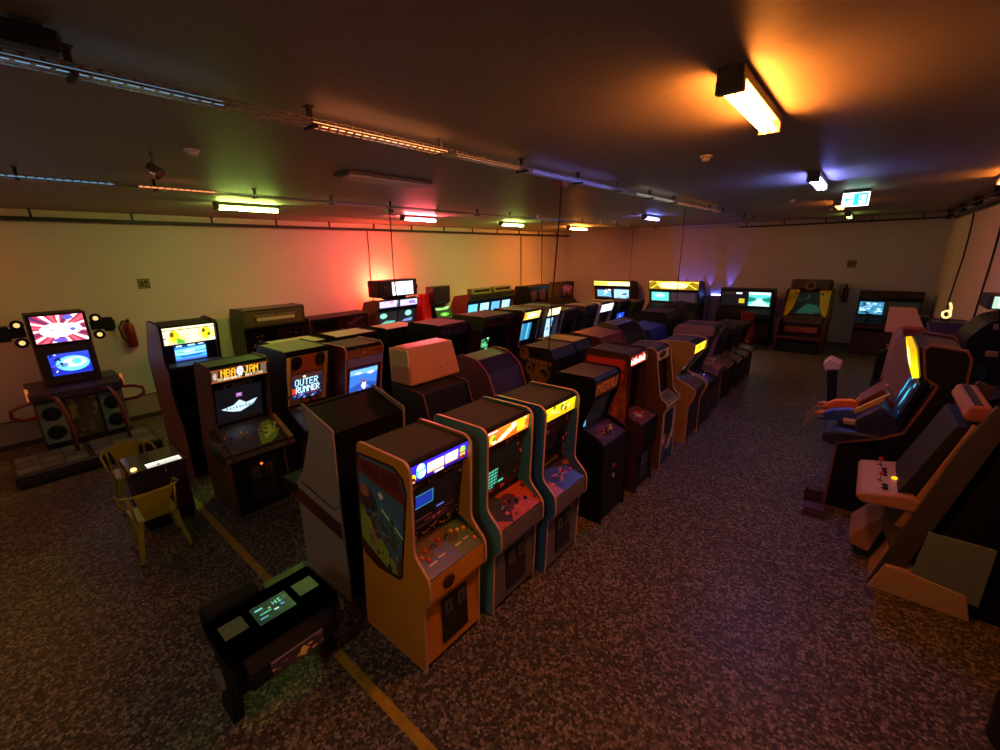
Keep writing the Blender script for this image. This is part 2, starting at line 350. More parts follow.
    c = face_pic('control_panel', cp, *p['cp'], yi0, yi1, printed(.35), root, .01) if isinstance(cp, Cv) else face_slab('control_panel', *p['cp'], yi0, yi1, cp or BLK2, root, .01)
    cols = [RED, YEL, BLU, WHT]
    for k, (u, v) in enumerate(sticks):
        q, n = on_face(*p['cp'], yi0, yi1, u, v, .01); stick(c, q, n, cols[k % 2] if not cpm else cpm)
    for k, (u, v, m) in enumerate(btn):
        q, n = on_face(*p['cp'], yi0, yi1, u, v, .01); button(c, q, n, m)
    face_slab('control_panel_front', *p['cpf'], yi0, yi1, cpm_front or front, root, .008)
    if cpover: yi0, yi1 = -h+t, h-t
    if lowpic is not None: face_pic('front_panel', lowpic, *p['low'], yi0, yi1, printed(.45), root, .008)
    else: face_slab('front_panel', *p['low'], yi0, yi1, front, root, .008)
    if coin: coin_door(root, p, -w*.2, w*.26, p['low'][0][1]*.22, p['low'][0][1]*.86, 2, p['low'][0][0]+.008, lamps)
    return root
# ------------------------------------------------------------------ the room
def floor_mat():
    m = bpy.data.materials.new('terrazzo_floor'); m.use_nodes = True; nt = m.node_tree; b = nt.nodes['Principled BSDF']; L = nt.links.new
    tc = nt.nodes.new('ShaderNodeTexCoord')
    v = nt.nodes.new('ShaderNodeTexVoronoi'); v.inputs['Scale'].default_value = 46; v.inputs['Randomness'].default_value = 1
    L(tc.outputs['Object'], v.inputs['Vector'])
    sp = nt.nodes.new('ShaderNodeSeparateColor'); L(v.outputs['Color'], sp.inputs[0])
    r = nt.nodes.new('ShaderNodeValToRGB'); e = r.color_ramp.elements
    e[0].position = 0; e[0].color = (.035, .031, .027, 1); e[1].position = 1; e[1].color = (.55, .46, .36, 1)
    for p_, c in ((.30, (.12, .095, .07, 1)), (.48, (.24, .185, .14, 1)), (.68, (.05, .04, .032, 1)), (.80, (.36, .29, .22, 1))): q = r.color_ramp.elements.new(p_); q.color = c
    r.color_ramp.interpolation = 'CONSTANT'
    L(sp.outputs[0], r.inputs[0])
    v2 = nt.nodes.new('ShaderNodeTexVoronoi'); v2.inputs['Scale'].default_value = 46; v2.feature = 'DISTANCE_TO_EDGE'; L(tc.outputs['Object'], v2.inputs['Vector'])
    mr = nt.nodes.new('ShaderNodeMapRange'); mr.inputs[1].default_value = .0; mr.inputs[2].default_value = .16; L(v2.outputs['Distance'], mr.inputs[0])
    mx = nt.nodes.new('ShaderNodeMix'); mx.data_type = 'RGBA'; L(mr.outputs[0], mx.inputs[0]); mx.inputs[6].default_value = (.10, .08, .06, 1); L(r.outputs[0], mx.inputs[7])
    n = nt.nodes.new('ShaderNodeTexNoise'); n.inputs['Scale'].default_value = .7; n.inputs['Detail'].default_value = 6; L(tc.outputs['Object'], n.inputs['Vector'])
    m2 = nt.nodes.new('ShaderNodeMapRange'); m2.inputs[3].default_value = .52; m2.inputs[4].default_value = 1.12; L(n.outputs['Fac'], m2.inputs[0])
    sc = nt.nodes.new('ShaderNodeVectorMath'); sc.operation = 'SCALE'; L(mx.outputs[2], sc.inputs[0]); L(m2.outputs[0], sc.inputs['Scale'])
    L(sc.outputs[0], b.inputs['Base Color']); b.inputs['Specular IOR Level'].default_value = .2
    m3 = nt.nodes.new('ShaderNodeMapRange'); m3.inputs[3].default_value = .34; m3.inputs[4].default_value = .55; L(n.outputs['Fac'], m3.inputs[0]); L(m3.outputs[0], b.inputs['Roughness'])
    return m
def plaster(name, col, sc_=.6, var=.12, rough=.85, lo=None, lo_z=.45):
    m = bpy.data.materials.new(name); m.use_nodes = True; nt = m.node_tree; b = nt.nodes['Principled BSDF']; L = nt.links.new
    tc = nt.nodes.new('ShaderNodeTexCoord'); n = nt.nodes.new('ShaderNodeTexNoise'); n.inputs['Scale'].default_value = sc_; n.inputs['Detail'].default_value = 8
    L(tc.outputs['Object'], n.inputs['Vector'])
    mr = nt.nodes.new('ShaderNodeMapRange'); mr.inputs[3].default_value = 1-var; mr.inputs[4].default_value = 1+var; L(n.outputs['Fac'], mr.inputs[0])
    s = nt.nodes.new('ShaderNodeVectorMath'); s.operation = 'SCALE'; s.inputs[0].default_value = lin(hexc(col)); L(mr.outputs[0], s.inputs['Scale'])
    L(s.outputs[0], b.inputs['Base Color']); b.inputs['Roughness'].default_value = rough
    if lo:
        sx = nt.nodes.new('ShaderNodeSeparateXYZ'); L(tc.outputs['Object'], sx.inputs[0]); g = nt.nodes.new('ShaderNodeMath'); g.operation = 'LESS_THAN'; g.inputs[1].default_value = lo_z
        L(sx.outputs[2], g.inputs[0]); mx = nt.nodes.new('ShaderNodeMix'); mx.data_type = 'RGBA'; L(g.outputs[0], mx.inputs[0]); L(s.outputs[0], mx.inputs[6]); mx.inputs[7].default_value = (*lin(hexc(lo)), 1)
        L(mx.outputs[2], b.inputs['Base Color'])
    n2 = nt.nodes.new('ShaderNodeTexNoise'); n2.inputs['Scale'].default_value = 14; n2.inputs['Detail'].default_value = 5; L(tc.outputs['Object'], n2.inputs['Vector'])
    bp = nt.nodes.new('ShaderNodeBump'); bp.inputs['Strength'].default_value = .25; bp.inputs['Distance'].default_value = .01; L(n2.outputs['Fac'], bp.inputs['Height']); L(bp.outputs[0], b.inputs['Normal'])
    return m
XL, XR, XR2, YF, YB, YJ = -10.4, 1.42, 3.2, 16.8, -3.5, 8.9
WALL = plaster('painted_wall', 'c4bcb0', lo='8d877f', lo_z=.46); CEILM = plaster('painted_ceiling', '8c847a', .5, .14, .55)
FARW = plaster('painted_far_wall', 'a89eb2')
struct(MB().box(XL-.2, XR2+.2, YB-.2, YF+.2, -.2, 0).build('floor', floor_mat()))
struct(MB().box(XL-.2, XR2+.2, YB-.2, YF+.2, CEIL, CEIL+.2).build('ceiling', CEILM))
struct(MB().box(XL-.2, XL, YB-.2, YF+.2, 0, CEIL).build('wall_left', WALL))
struct(MB().box(XL, XR, YF, YF+.2, 0, CEIL).build('wall_far', FARW))
struct(MB().prismz([(XR, YJ), (XR2, YJ), (XR2, YB-.2), (XR2+.2, YB-.2), (XR2+.2, YF+.2), (XR, YF+.2)], 0, CEIL).build('wall_right', plaster('painted_right_wall', 'b8a698')))
struct(MB().box(XL, XR2, YB-.2, YB, 0, CEIL).build('wall_back', WALL))
SK = M('skirting', '3a3430', .6)
struct(MB().box(XL, XR, YF-.015, YF, 0, .09).build('baseboard_far', SK))
struct(MB().box(XL, XL+.015, YB, YF-.015, 0, .09).build('baseboard_left', SK))
struct(MB().box(XL, XL+.02, YB, YF-.015, .455, .475).build('trim_1', M('dado_strip', '5a544c', .6)))
# cable duct along the left wall, under the ceiling
dk = M('dark_duct', '1a1816', .6)
d = MB().box(-10.24, -10.14, YB+.1, YF-.05, 3.60, 3.655)
d = tag(d.build('cable_duct', dk), 'long dark cable duct running under the ceiling along the left wall', 'cable duct')
for k in range(14):
    y = -.5+k*1.25; MB().box(-10.21, -10.18, y, y+.03, 3.65, CEIL+.001).build('hanger', dk, d)
    MB().box(-10.40, -10.2, y, y+.03, 3.62, 3.64).build('wall_bracket', dk, d)
d = tag(MB().box(-3.6, XR-.02, YF-.22, YF-.14, 3.62, 3.66).build('cable_duct', dk), 'dark cable duct under the ceiling along the far wall, right part', 'cable duct')
for k in range(5): MB().box(-3.4+k*1.05, -3.37+k*1.05, YF-.19, YF-.17, 3.655, CEIL+.001).build('hanger', dk, d)
d = tag(MB().tube([(1.3, 16.6, 3.6), (1.3, 12, 3.6), (1.3, 9.2, 3.6)], .03).tube([(1.22, 16.6, 3.66), (1.2, 12, 3.66), (1.22, 9.2, 3.66)], .02).build('ceiling_pipe', dk), 'dark pipes running under the ceiling along the right wall', 'pipe')
for k in range(4): MB().box(1.2, 1.33, 10+k*1.9, 10.03+k*1.9, 3.62, CEIL+.001).build('pipe_clip', dk, d)
# perforated trays
GALV = M('galvanised_steel', '9a9a98', .32, .85, var=.2)
def tray(x, y0, y1, z, label, seg, w_=.11, pitch=.055):
    root = thing('cable_tray', label, 'cable tray', (x, y0, z), 0)
    h_ = .012; ny = int((y1-y0)/pitch)
    for nm in range(0, ny, 40):
        m = MB(); k1 = min(nm+40, ny)
        # bottom sheet with two rows of slots: rails and cross webs
        for xa, xb in ((-w_/2, -w_/2+.018), (-.012, .012), (w_/2-.018, w_/2)): m.box(xa, xb, nm*pitch, k1*pitch, 0, .002)
        for k in range(nm, k1):
            yy = k*pitch; m.box(-w_/2+.018, -.012, yy, yy+.014, 0, .002); m.box(.012, w_/2-.018, yy+pitch*.5, yy+pitch*.5+.014, 0, .002)
        for sx_ in (-1, 1):
            xs = sx_*w_/2; a, b_ = min(xs, xs-sx_*.002), max(xs, xs-sx_*.002)
            m.box(a, b_, nm*pitch, k1*pitch, 0, .008); m.box(a, b_, nm*pitch, k1*pitch, h_+.012, h_+.018)
            for k in range(nm, k1): yy = k*pitch; m.box(a, b_, yy, yy+.016, .012, h_+.0125)
        m.build('tray_section', GALV, root)
    k = 0; y = .63
    while y < y1-y0-.1:
        b_ = MB(); b_.mat(0).box(-.012, .012, y-.012, y+.012, .03, CEIL-z+.001).box(-w_/2-.01, w_/2+.01, y-.012, y+.012, -.014, -.001); b_.box(-.03, .03, y-.02, y+.02, CEIL-z-.006, CEIL-z+.001)
        b_.build('hanger', STEEL if k % 3 == 0 else dk, root); y += 1.0; k += 1
    for (a, b_, c, s) in seg:
        MB().tube([(0, a-y0, .016), (0, b_-y0, .016)], .011, 6).build('lamp_strip', glow('strip_%s%g' % (c, s), TUBE[c][0], s*4), root)
    return root
tray(-2.6, -1.2, 14.2, 3.68, 'near perforated steel cable tray hanging under the ceiling with coloured light inside',
     [(-1.1, .98, 'ice', .13), (1.45, 2.5, 'ember', 1.2), (2.6, 3.4, 'ember', .3), (3.6, 5.2, 'blue', .5), (6.0, 7.4, 'white', .4), (7.6, 10.0, 'ember', .3)])
tray(-5.95, -1.2, 16.4, 3.68, 'far perforated steel cable tray hanging under the ceiling, parallel to the near one',
     [(-.9, 1.1, 'ice', .10), (1.3, 2.0, 'ember', .4)], .085, .06)
# fluorescent fittings
FIT = M('fitting_enamel', '6a625a', .4)
def fitting(x, y0, y1, col, label, z=CEIL, mul=1.):
    root = thing('tube_light', label, 'ceiling light', (x, (y0+y1)/2, z), 0); L_ = (y1-y0)/2
    MB().box(-.06, .06, -L_, L_, -.05, 0).build('housing', FIT, root, .004)
    for s in (-1, 1): MB().box(-.062, .062, s*L_-(.05 if s > 0 else 0), s*L_+(0 if s > 0 else .05), -.11, -.05).build('lamp_holder', FIT, root, .004)
    c, s_ = TUBE[col]
    for dx in (-.026, .026): MB().tube([(dx, -L_+.05, -.09), (dx, L_-.05, -.09)], .016, 10).build('tube', glow('tube_%s%g' % (col, mul), c, s_*mul), root)
    return root
fitting(-.66, 2.50, 3.58, 'orange', 'nearest orange tube light on the ceiling, the largest in view')
fitting(-.68, 6.35, 7.45, 'blue', 'blue-white tube light on the ceiling before the exit sign')
fitting(-.68, 10.4, 11.6, 'orange', 'orange tube light half hidden behind the exit sign', mul=.15)
fitting(-.68, 14.3, 15.5, 'green', 'green tube light nearest the far wall', mul=.12)
fitting(-7.6, 2.5, 3.45, 'green', 'leftmost green tube light along the left wall', mul=1.3)
fitting(-7.7, 6.0, 6.95, 'red', 'pinkish tube light between the two green ones along the left wall', mul=2.8)
fitting(-7.7, 9.2, 10.2, 'green', 'second green tube light along the left wall', mul=1.8)
fitting(-7.7, 12.6, 13.8, 'orange', 'small orange tube light farthest along the left wall', mul=2.6)
fitting(-4.3, 10.4, 11.3, 'blue', 'small bluish tube light on the ceiling past the two hanging cables', mul=.4)
fitting(-9.3, -1.5, -.5, 'orange', 'added orange tube light beyond the left edge, tinting the left wall', mul=.34)  # unseen lamp added to warm the left wall
fitting(1.1, 7.7, 8.7, 'orange', 'orange tube light near the right wall beyond the picture edge', mul=.28)
fitting(-.68, -2.2, -1.0, 'white', 'added warm white fill light on the ceiling behind the viewer', mul=1.6)  # fill lamp added out of view to lift the room with neutral light
fitting(-5.2, -2.6, -1.4, 'white', 'added warm white fill light on the ceiling at the near left, out of view', mul=.25)  # second unseen fill lamp, added to weaken the orange cast
def wash(x, y, z, L_, col, s, label, ax='y'):
    r_ = thing('wash_light', label, 'wash light', (x, y, z), 0); 
    a, b_ = ((.0, -L_/2, .06), (.0, L_/2, .06)) if ax == 'y' else ((-L_/2, 0, .06), (L_/2, 0, .06))
    MB().tube([a, b_], .015).build('tube', glow('wash_'+col+str(s), TUBE[col][0], s), r_)
    (MB().box(-.03, .03, -L_/2, L_/2, 0, .03) if ax == 'y' else MB().box(-L_/2, L_/2, -.03, .03, 0, .03)).build('housing', FIT, r_)
    (MB().box(-.02, .02, -.02, .02, -z, 0) if z < 2 else MB().box(XL-x, .0, -.015, .015, 0, .02)).build('stand', FIT, r_)
wash(-10.0, 7.12, 2.06, .55, 'deepred', 1700, 'red glowing tube behind the top screen of the dance machine at the left wall')
wash(-10.335, 10.8, 1.35, 1.2, 'green', 30, 'green glowing tube behind the four-seat racing machine')
wash(-10.335, 14.3, 1.35, 1.2, 'orange', 90, 'orange glowing tube behind the machines at the far left corner')
wash(-4.0, 16.745, 1.35, .5, 'blue', 25, 'blue glowing tube behind the machines at the far wall', 'x')
wash(-8.0, 16.745, 1.2, 1.2, 'red', 60, 'added red tube hidden behind the machine with the yellow sign', 'x')  # hidden lamp added to tint the far wall pink
# old slotted fitting without tubes
root = thing('ceiling_vent', 'long unlit slotted metal fitting on the ceiling between the two trays', 'ceiling fitting', (-4.26, 3.15, CEIL), 0)
MB().box(-.14, .14, -.55, .55, -.03, 0).build('frame', FIT, root, .004)
for k in range(7): MB().box(-.12+k*.036, -.104+k*.036, -.52, .52, -.05, -.03).build('louvre_blade', WHT, root)
# detectors
def detector(x, y, label):
    r_ = thing('smoke_detector', label, 'smoke detector', (x, y, CEIL), 0)
    MB().lathe([(.055, 0), (.055, -.012), (.045, -.02)], n=20).build('base', WHT, r_); MB().lathe([(.038, -.018), (.034, -.045), (.02, -.05)], n=20).build('sensor_head', WHT, r_)
for x, y, l in ((-1.33, 4.55, 'white smoke detector on the ceiling behind the big orange light'), (-1.3, 9.7, 'white smoke detector on the ceiling left of the exit sign'),
                (-4.2, 1.3, 'pale detector on the ceiling left of the leftmost green light, right one of two'), (-4.1, 9.6, 'small pale detector on the ceiling left of the hanging cables'),
                (-5.8, 12.0, 'small pale detector on the ceiling above the far left corner'), (-.9, 12.6, 'small detector on the ceiling just left of the farthest green light')): detector(x, y, l)
s_ = thing('spotlight', 'small unlit ceiling spotlight at the upper left between the two trays', 'spotlight', (-4.5, 1.1, CEIL), 0)
MB().tube([(0, 0, 0), (0, 0, -.08)], .012).build('stem', STEEL, s_); MB().lathe([(.03, 0), (.045, .08), (.05, .1)], (0, -.03, -.1), 14, (.4, .6, -.7)).build('lamp_head', CHROME, s_)
p_ = thing('projector', 'black box projector fixed to the ceiling beside the near cable tray at the upper left', 'projector', (-2.43, .31, CEIL-.09), 0)
MB().box(-.05, .05, -.09, .08, .0, .07).build('housing', BLK, p_, .015); MB().lathe([(.024, 0), (.028, .03)], (.0, -.08, .035), 14, (0, -1, 0)).build('lens', GLASSB, p_); MB().box(-.03, .03, -.04, .04, .069, .09).build('mount', RUB, p_)
# hanging cables
def cable(x, y, z0, z1, label, r=.008, wig=.0, x2=None, y2=None):
    x2 = x if x2 is None else x2; y2 = y if y2 is None else y2; pts = []
    for k in range(9):
        t = k/8; pts.append((x+(x2-x)*t+wig*math.sin(t*9), y+(y2-y)*t+wig*math.cos(t*7), z1+(z0-z1)*t))
    return tag(MB().tube(pts, r, 6).build('hanging_cable', RUB), label, 'cable')
cable(-2.6, 4.1, 1.0, 3.60, 'black cable hanging from the near tray down between the middle cabinets', .008, .004, -2.87, 4.22)
cable(-5.95, 4.4, 1.9, 3.60, 'black cable hanging from the far tray before the red glow', .008, .006)
cable(-2.6, 8.0, 1.2, 3.67, 'thin cable hanging from the near tray over the lit yellow sign', .007, .004, -2.79, 8.6)
cable(-10.37, 6.9, .475, 3.6, 'thin cable running down the left wall inside the red glow', .012, .01)
cable(-10.37, 13.6, .475, 3.6, 'thin cable running down the left wall beside the orange glow', .012, .005)
cable(-5.95, 8.6, .0, 3.67, 'thin black cable hanging from the far tray left of the orange wall patch', .007, .004)
cable(-5.95, 13.6, .0, 3.67, 'thin cable hanging from the far tray in front of the far wall', .007, .004)
cable(1.39, 13.2, .0, 3.55, 'dark wavy cable running down the right wall', .014, .02, 1.39, 13.6)
cable(1.39, 10.2, .0, 3.55, 'second dark cable on the right wall at the picture edge', .014, .01, 1.39, 10.3)
for k, (x, y) in enumerate(((-2.6, 4.1), (-5.95, 4.4))):
    tag(MB().box(x-.05, x+.05, y-.05, y+.05, 3.605, 3.655).build('junction_box', M('box_brown', '6a4a3a', .5)), 'small junction box under the near tray where a cable hangs' if k == 0 else 'small junction box under the far tray above the dance machine', 'junction box')
# exit sign
ex = thing('exit_sign', 'hanging white and green lit exit sign with running figure and arrow', 'exit sign', (-.36, 8.8, 3.60), 0)
c = Cv(64, 32, 'e8fff6').rect(.42, .06, .94, .94, '18c48c').rect(.62, .2, .86, .94, 'e8fff6').ell(.70, .28, .03, .07, '18c48c').line(.70, .38, .68, .62, .03, '18c48c').line(.68, .62, .62, .86, .022, '18c48c').line(.68, .62, .77, .80, .022, '18c48c').line(.70, .42, .79, .56, .018, '18c48c').line(.70, .42, .62, .54, .018, '18c48c').poly([(.06, .5), (.2, .28), (.2, .42), (.36, .42), (.36, .58), (.2, .58), (.2, .72)], '18c48c')
MB().box(-.165, .165, -.04, .04, .13, CEIL-3.60+.001).build('housing', M('sign_housing', '3c5a58', .5), ex, .004)
pic('sign_face', c, (-.16, -.035, .13), (.32, 0, 0), (0, 0, -.19), lit(4.), ex, .06)
# wall things
def extinguisher(x, y, z, rot, label):
    r_ = thing('fire_extinguisher', label, 'fire extinguisher', (x, y, z), rot); m = M('extinguisher_red', '6a1612', .4)
    MB().lathe([(.06, 0), (.075, .02), (.075, .36), (.06, .42), (.025, .45), (.025, .47)], (.09, 0, 0), 18).build('cylinder_body', m, r_)
    MB().box(.07, .11, -.02, .02, .465, .50).box(.06, .2, -.012, .012, .49, .505).box(.07, .18, -.012, .012, .52, .53).build('valve_handle', BLK, r_)
    MB().tube([(.11, 0, .49), (.14, -.09, .50), (.13, -.15, .38), (.12, -.13, .2), (.11, -.08, .1)], .012).build('hose', RUB, r_)
    MB().box(0, .02, -.04, .04, .1, .4).build('wall_bracket', STEEL, r_)
extinguisher(XL, 1.62, 1.42, 0, 'red fire extinguisher on the left wall right of the dance machine')
extinguisher(-.5, YF, 1.35, -PI/2, 'dark red fire extinguisher on the far wall')
c = Cv(24, 24, '3a3410').rect(.08, .08, .92, .92, '7a6a1c').rect(.2, .25, .45, .8, '20200c').rect(.55, .2, .8, .55, '20200c').rect(.6, .65, .75, .85, '20200c')
r_ = thing('wall_sign', 'small square dark sign on the left wall above the extinguisher', 'sign', (XL, 2.0, 2.55), 0); pic('sign_plate', c, (.012, -.09, .09), (0, .18, 0), (0, 0, -.18), printed(.4), r_, .012)
r_ = thing('wall_sign', 'small square dark sign on the far wall above the extinguisher', 'sign', (-.49, YF, 2.46), -PI/2); pic('sign_plate', c, (.012, -.11, .11), (0, .22, 0), (0, 0, -.22), printed(.4), r_, .012)
# yellow floor line
tape = M('worn_yellow_paint', 'a8861c', .6, var=.6, scale=14)
tag(MB().box(-6.65, -1.05, 1.13, 1.20, .0005, .003).build('floor_line', tape), 'worn yellow line painted across the floor to the front', 'floor marking')

sb = thing('spotlight_bar', 'row of small blue uplights behind the machines at the far wall', 'spotlight', (-4.3, 16.66, 1.35), 0)
MB().box(-1.0, 1.0, -.02, .02, -.03, 0).box(-.02, .02, -.02, .02, -1.35, -.03).build('bar', FIT, sb)
for x_, e_ in ((-.95, 34), (-.62, 26), (-.35, 26), (.0, 30), (.55, 40)):
    MB().lathe([(.02, 0), (.03, .05), (.026, .05)], (x_, 0, 0), 12).build('lamp_head', BLK, sb)
    ld = bpy.data.lights.new('uplight', 'SPOT'); ld.energy = e_; ld.color = (.22, .18, 1); ld.spot_size = R(34); ld.spot_blend = .6; ld.shadow_soft_size = .01
    lo = bpy.data.objects.new('uplight', ld); C.objects.link(lo); lo.parent = sb; lo.location = (x_, .0, .06); lo.rotation_euler = (R(180-8), R(6 if x_ > .3 else -6), 0)
# ------------------------------------------------------------------ row along the aisle, fronts to the right
ORS = M('orange_laminate', 'd48c1c', .45, var=.06); TEAL = M('teal_laminate', '4c948a', .45, var=.08); NAVY = M('blue_grey_laminate', '406c92', .45, var=.08)
GREY = M('grey_lilac_laminate', '6a6674', .5); DKRED = M('dark_red_laminate', '5c1a16', .5); TAN = M('tan_laminate', 'b08458', .5); WALN = M('brown_laminate', '4a2a1c', .5)
CREAM = M('cream_laminate', 'c8b898', .5); CWHITE = M('off_white_laminate', '988c7a', .55); BROWN = M('dark_brown_laminate', '33211a', .55)
maroon = M('maroon_border', '4a1414', .5); slate = M('slate_border', '3a4458', .5)
# 1 orange
mq = Cv(132, 34, '1c10a8').grad('3020d0', '1a0c80').rect(0, .86, 1, 1, '200a78')
mq.ell(.20, .48, .075, .42, '58c8e8').ell(.19, .3, .055, .22, 'e8f8ff').ell(.22, .62, .055, .25, 'd8f4ff').rect(.13, .42, .27, .5, '2090b8').ell(.07, .72, .05, .22, 'f0c020').ell(.07, .82, .04, .14, '401808').rect(.04, .88, .1, .98, 'f09a50')
mq.rect(.30, .22, .585, .80, 'ffc9a8').rect(.30, .62, .585, .80, 'ff9a30').rect(.605, .22, .835, .80, 'ffd0b0').rect(.605, .62, .835, .80, 'ff9a30')
mq.text('MARIO', .31, .27, .575, .74, 'ffffff').text('BROS.', .615, .27, .83, .74, 'ffffff').rect(.42, .86, .58, .97, 'f8e8f0')
mq.ell(.92, .40, .055, .22, '70c030').ell(.91, .30, .02, .1, 'e8f040').ell(.92, .66, .05, .2, 'f0a060').rect(.87, .52, .97, .60, '201008').ell(.92, .82, .045, .1, '701810')
bz = Cv(90, 80, '17100c')
rn = random.Random(5)
for k in range(60):
    x = rn.uniform(0, 1); y = rn.choice([rn.uniform(0, .18), rn.uniform(.86, 1), rn.uniform(0, 1)]);
    if .16 < y < .86: x = rn.choice([rn.uniform(0, .07), rn.uniform(.9, 1)])
    bz.line(x, y, x+rn.uniform(-.09, .09), y+rn.uniform(-.04, .05), .012, rn.choice(['7a4838', '5a3828', '385040', '6a5a30', '8a5a48']))
bz.gain(1.7)
sc_ = Cv(80, 70, '020306').rect(.10, .18, .42, .40, '1838b0').rect(.08, .14, .46, .165, '3a8ac0').rect(.08, .42, .46, .445, '3a8ac0').rect(.44, .14, .465, .44, '3a8ac0').rect(.55, .62, .72, .66, '5a70c8')
for (a, b_, c_) in ((.02, .45, .72), (.62, .98, .74), (.1, .9, .90), (.3, .8, .82)): sc_.rect(a, c_, b_, c_+.022, '5a1c18')
sc_.ell(.62, .84, .02, .03, 'a02828').ell(.5, .87, .02, .03, 'a83030')
cpn = Cv(100, 44, '1c3c9c').poly([(.5, 0), (1, 0), (1, 1), (.62, 1)], '1c5030').poly([(0, 0), (.42, 0), (.36, .35), (0, .5)], '281828').poly([(.34, 0), (.62, 0), (.56, .3), (.4, .5)], '4a1c1c').ell(.22, .35, .09, .22, '3a2020').ell(.66, .3, .1, .25, '241818')
cpn.rect(.12, .66, .26, .71, 'c8a0b0').rect(.30, .62, .42, .67, 'c8a0b0').rect(.60, .62, .72, .67, 'b8a8a0').rect(.76, .6, .86, .65, 'b8a8a0').noise(.03, 3)
artp = [(-.60, 1.58), (-.57, 1.62), (-.15, 1.62), (-.06, 1.55), (-.03, 1.46), (-.17, .76), (-.20, .70), (-.50, .68), (-.66, .75), (-.695, .80)]
artp = [(-.615, 1.555), (-.58, 1.60), (-.17, 1.615), (-.08, 1.56), (-.055, 1.46), (-.19, .745), (-.22, .71), (-.48, .685), (-.64, .74), (-.68, .80)]
ar = Cv(110, 150, '36505c').poly([(.10, .05), (.9, .04), (.98, .28), (.62, .24), (.12, .17)], '5a1c18').text('MARIO BROS', .2, .08, .88, .18, '2c100c')
ar.poly([(0, .2), (.3, .22), (1, .55), (1, .62), (.45, .42), (0, .3)], '2c5a66').ell(.22, .38, .2, .1, '3a2a24').ell(.2, .33, .09, .05, '7a4a38').ell(.36, .42, .08, .06, '34342a').poly([(0, .44), (.35, .62), (.78, .94), (.5, 1), (0, .8)], '6a7426').poly([(.48, .42), (1, .58), (1, .72), (.7, .6)], '2a5a40').line(.52, .42, .98, .62, .012, 'a8a878')
ar.blobs(34, ['2a2018', '4a2c1c', '3a3a22', '7a5a44', '24180f'], 4, (.02, .06), (.2, .45, .8, .95)).ell(.52, .30, .05, .022, 'c0b0a0').rect(.5, .27, .54, .33, 'c8b8a8').blobs(8, ['8a6a48', 'a09070', '5a7038'], 9, (.01, .025), (.3, .5, .8, .9))
ar.poly([(0, .8), (.55, .96), (.9, .94), (.88, 1), (0, 1)], '3c1414').noise(.03, 2).gain(1.45)
o = arcade('curvy', 'orange upright arcade cabinet with blue lit header nearest the viewer', 'arcade machine', -2.03, 1.775, 0, .57, side=ORS, front=ORS, marq=mq, mlit=2.3, mlab='blue lit marquee reading MARIO BROS.', bez=bz,
           scr=sc_, slit=.9, srec=(.10, .90, .14, .86), cp=cpn, sticks=((.36, .3), (.60, .3)), btn=((.10, .4, ORG), (.2, .3, RED), (.16, .55, RED), (.78, .3, YEL), (.88, .35, ORG), (.92, .75, ORG)), art=ar, artpoly=artp, artcol=maroon)
MB().lathe([(.055, 0), (.055, .006), (.03, .007)], (.096, -.10, .745), 18, (1, 0, 0)).build('speaker_grille', M('grille_brown', '4a2410', .6), o)
# 2 teal
mq = Cv(110, 32, 'f06818').grad('f88028', 'e85010').rect(0, 0, .3, .3, 'f05a30').poly([(.2, .95), (.5, .3), (.72, .1), (.8, .3), (.55, .7), (.4, .95)], 'f8c028').poly([(.26, .9), (.36, .6), (.56, .4), (.58, .12), (.68, .12), (.68, .42), (.5, .7), (.34, .95)], 'fff4d8').rect(.72, .08, .9, .9, 'f8c820').rect(.02, .1, .26, .2, 'fff0e0').ell(.16, .6, .06, .3, 'e0c020').ell(.19, .62, .03, .16, '508020').ell(.2, .85, .05, .1, 'fff0c0').blobs(8, ['d83010', 'f8e0a0', 'c02010'], 3, (.012, .03), (.88, .1, .99, .9))
def bezel_art(seed, base, pal, hole=(.14, .86, .14, .88), n=70):
    b_ = Cv(80, 72, base); r_ = random.Random(seed)
    for k in range(n):
        x, y = r_.uniform(0, 1), r_.uniform(0, 1)
        if hole[0]+.02 < x < hole[1]-.02 and hole[2]+.02 < y < hole[3]-.02: continue
        b_.line(x, y, x+r_.uniform(-.06, .06), y+r_.uniform(-.06, .06), r_.uniform(.008, .022), r_.choice(pal))
    return b_.gain(1.8)
scg = Cv(60, 60, '030605')
for r_ in range(5): scg.text('HHHH'[:4], .06, .50+r_*.085, .40, .55+r_*.085, '50d8b0')
scg.rect(.45, .85, .62, .90, '50e0b8').rect(.1, .93, .3, .96, '48c0a0')
cpo = Cv(90, 40, 'b84420').poly([(0, 0), (.35, 0), (.5, .4), (.3, 1), (0, .6)], '241a18').ell(.5, .4, .16, .3, '4a1c14').noise(.05, 8).blobs(20, ['b84420', '2a1614', 'd06030', '3a2a20'], 6, (.02, .05))
art2 = Cv(60, 110, '3c3a2a').blobs(60, ['5a4a20', '6a2c1c', '30402a', '7a6a3a', '281c14', '504030'], 12, (.05, .14)).ell(.55, .1, .35, .08, '6a4a34').ell(.55, .1, .2, .045, '46301f').noise(.04, 4)
artp2 = [(-.40, 1.655), (-.08, 1.655), (-.05, 1.60), (-.08, .98), (-.10, .80), (-.30, .74)]
arcade('curvy', 'teal arcade cabinet with glowing orange header, right behind the orange one', 'arcade machine', -2.0, 2.49, 0, .59, side=TEAL, front=GREY, marq=mq, mlit=2.0, bez=bezel_art(3, '2a1610', ['8a4a38', 'a05a48', '6a3428', '3a2018']),
       scr=scg, slit=1., srec=(.15, .85, .12, .88), cp=cpo, sticks=((.32, .45),), btn=((.5, .4, BLK), (.62, .5, BLK), (.66, .3, RED), (.8, .6, BLK)), trim=TM)
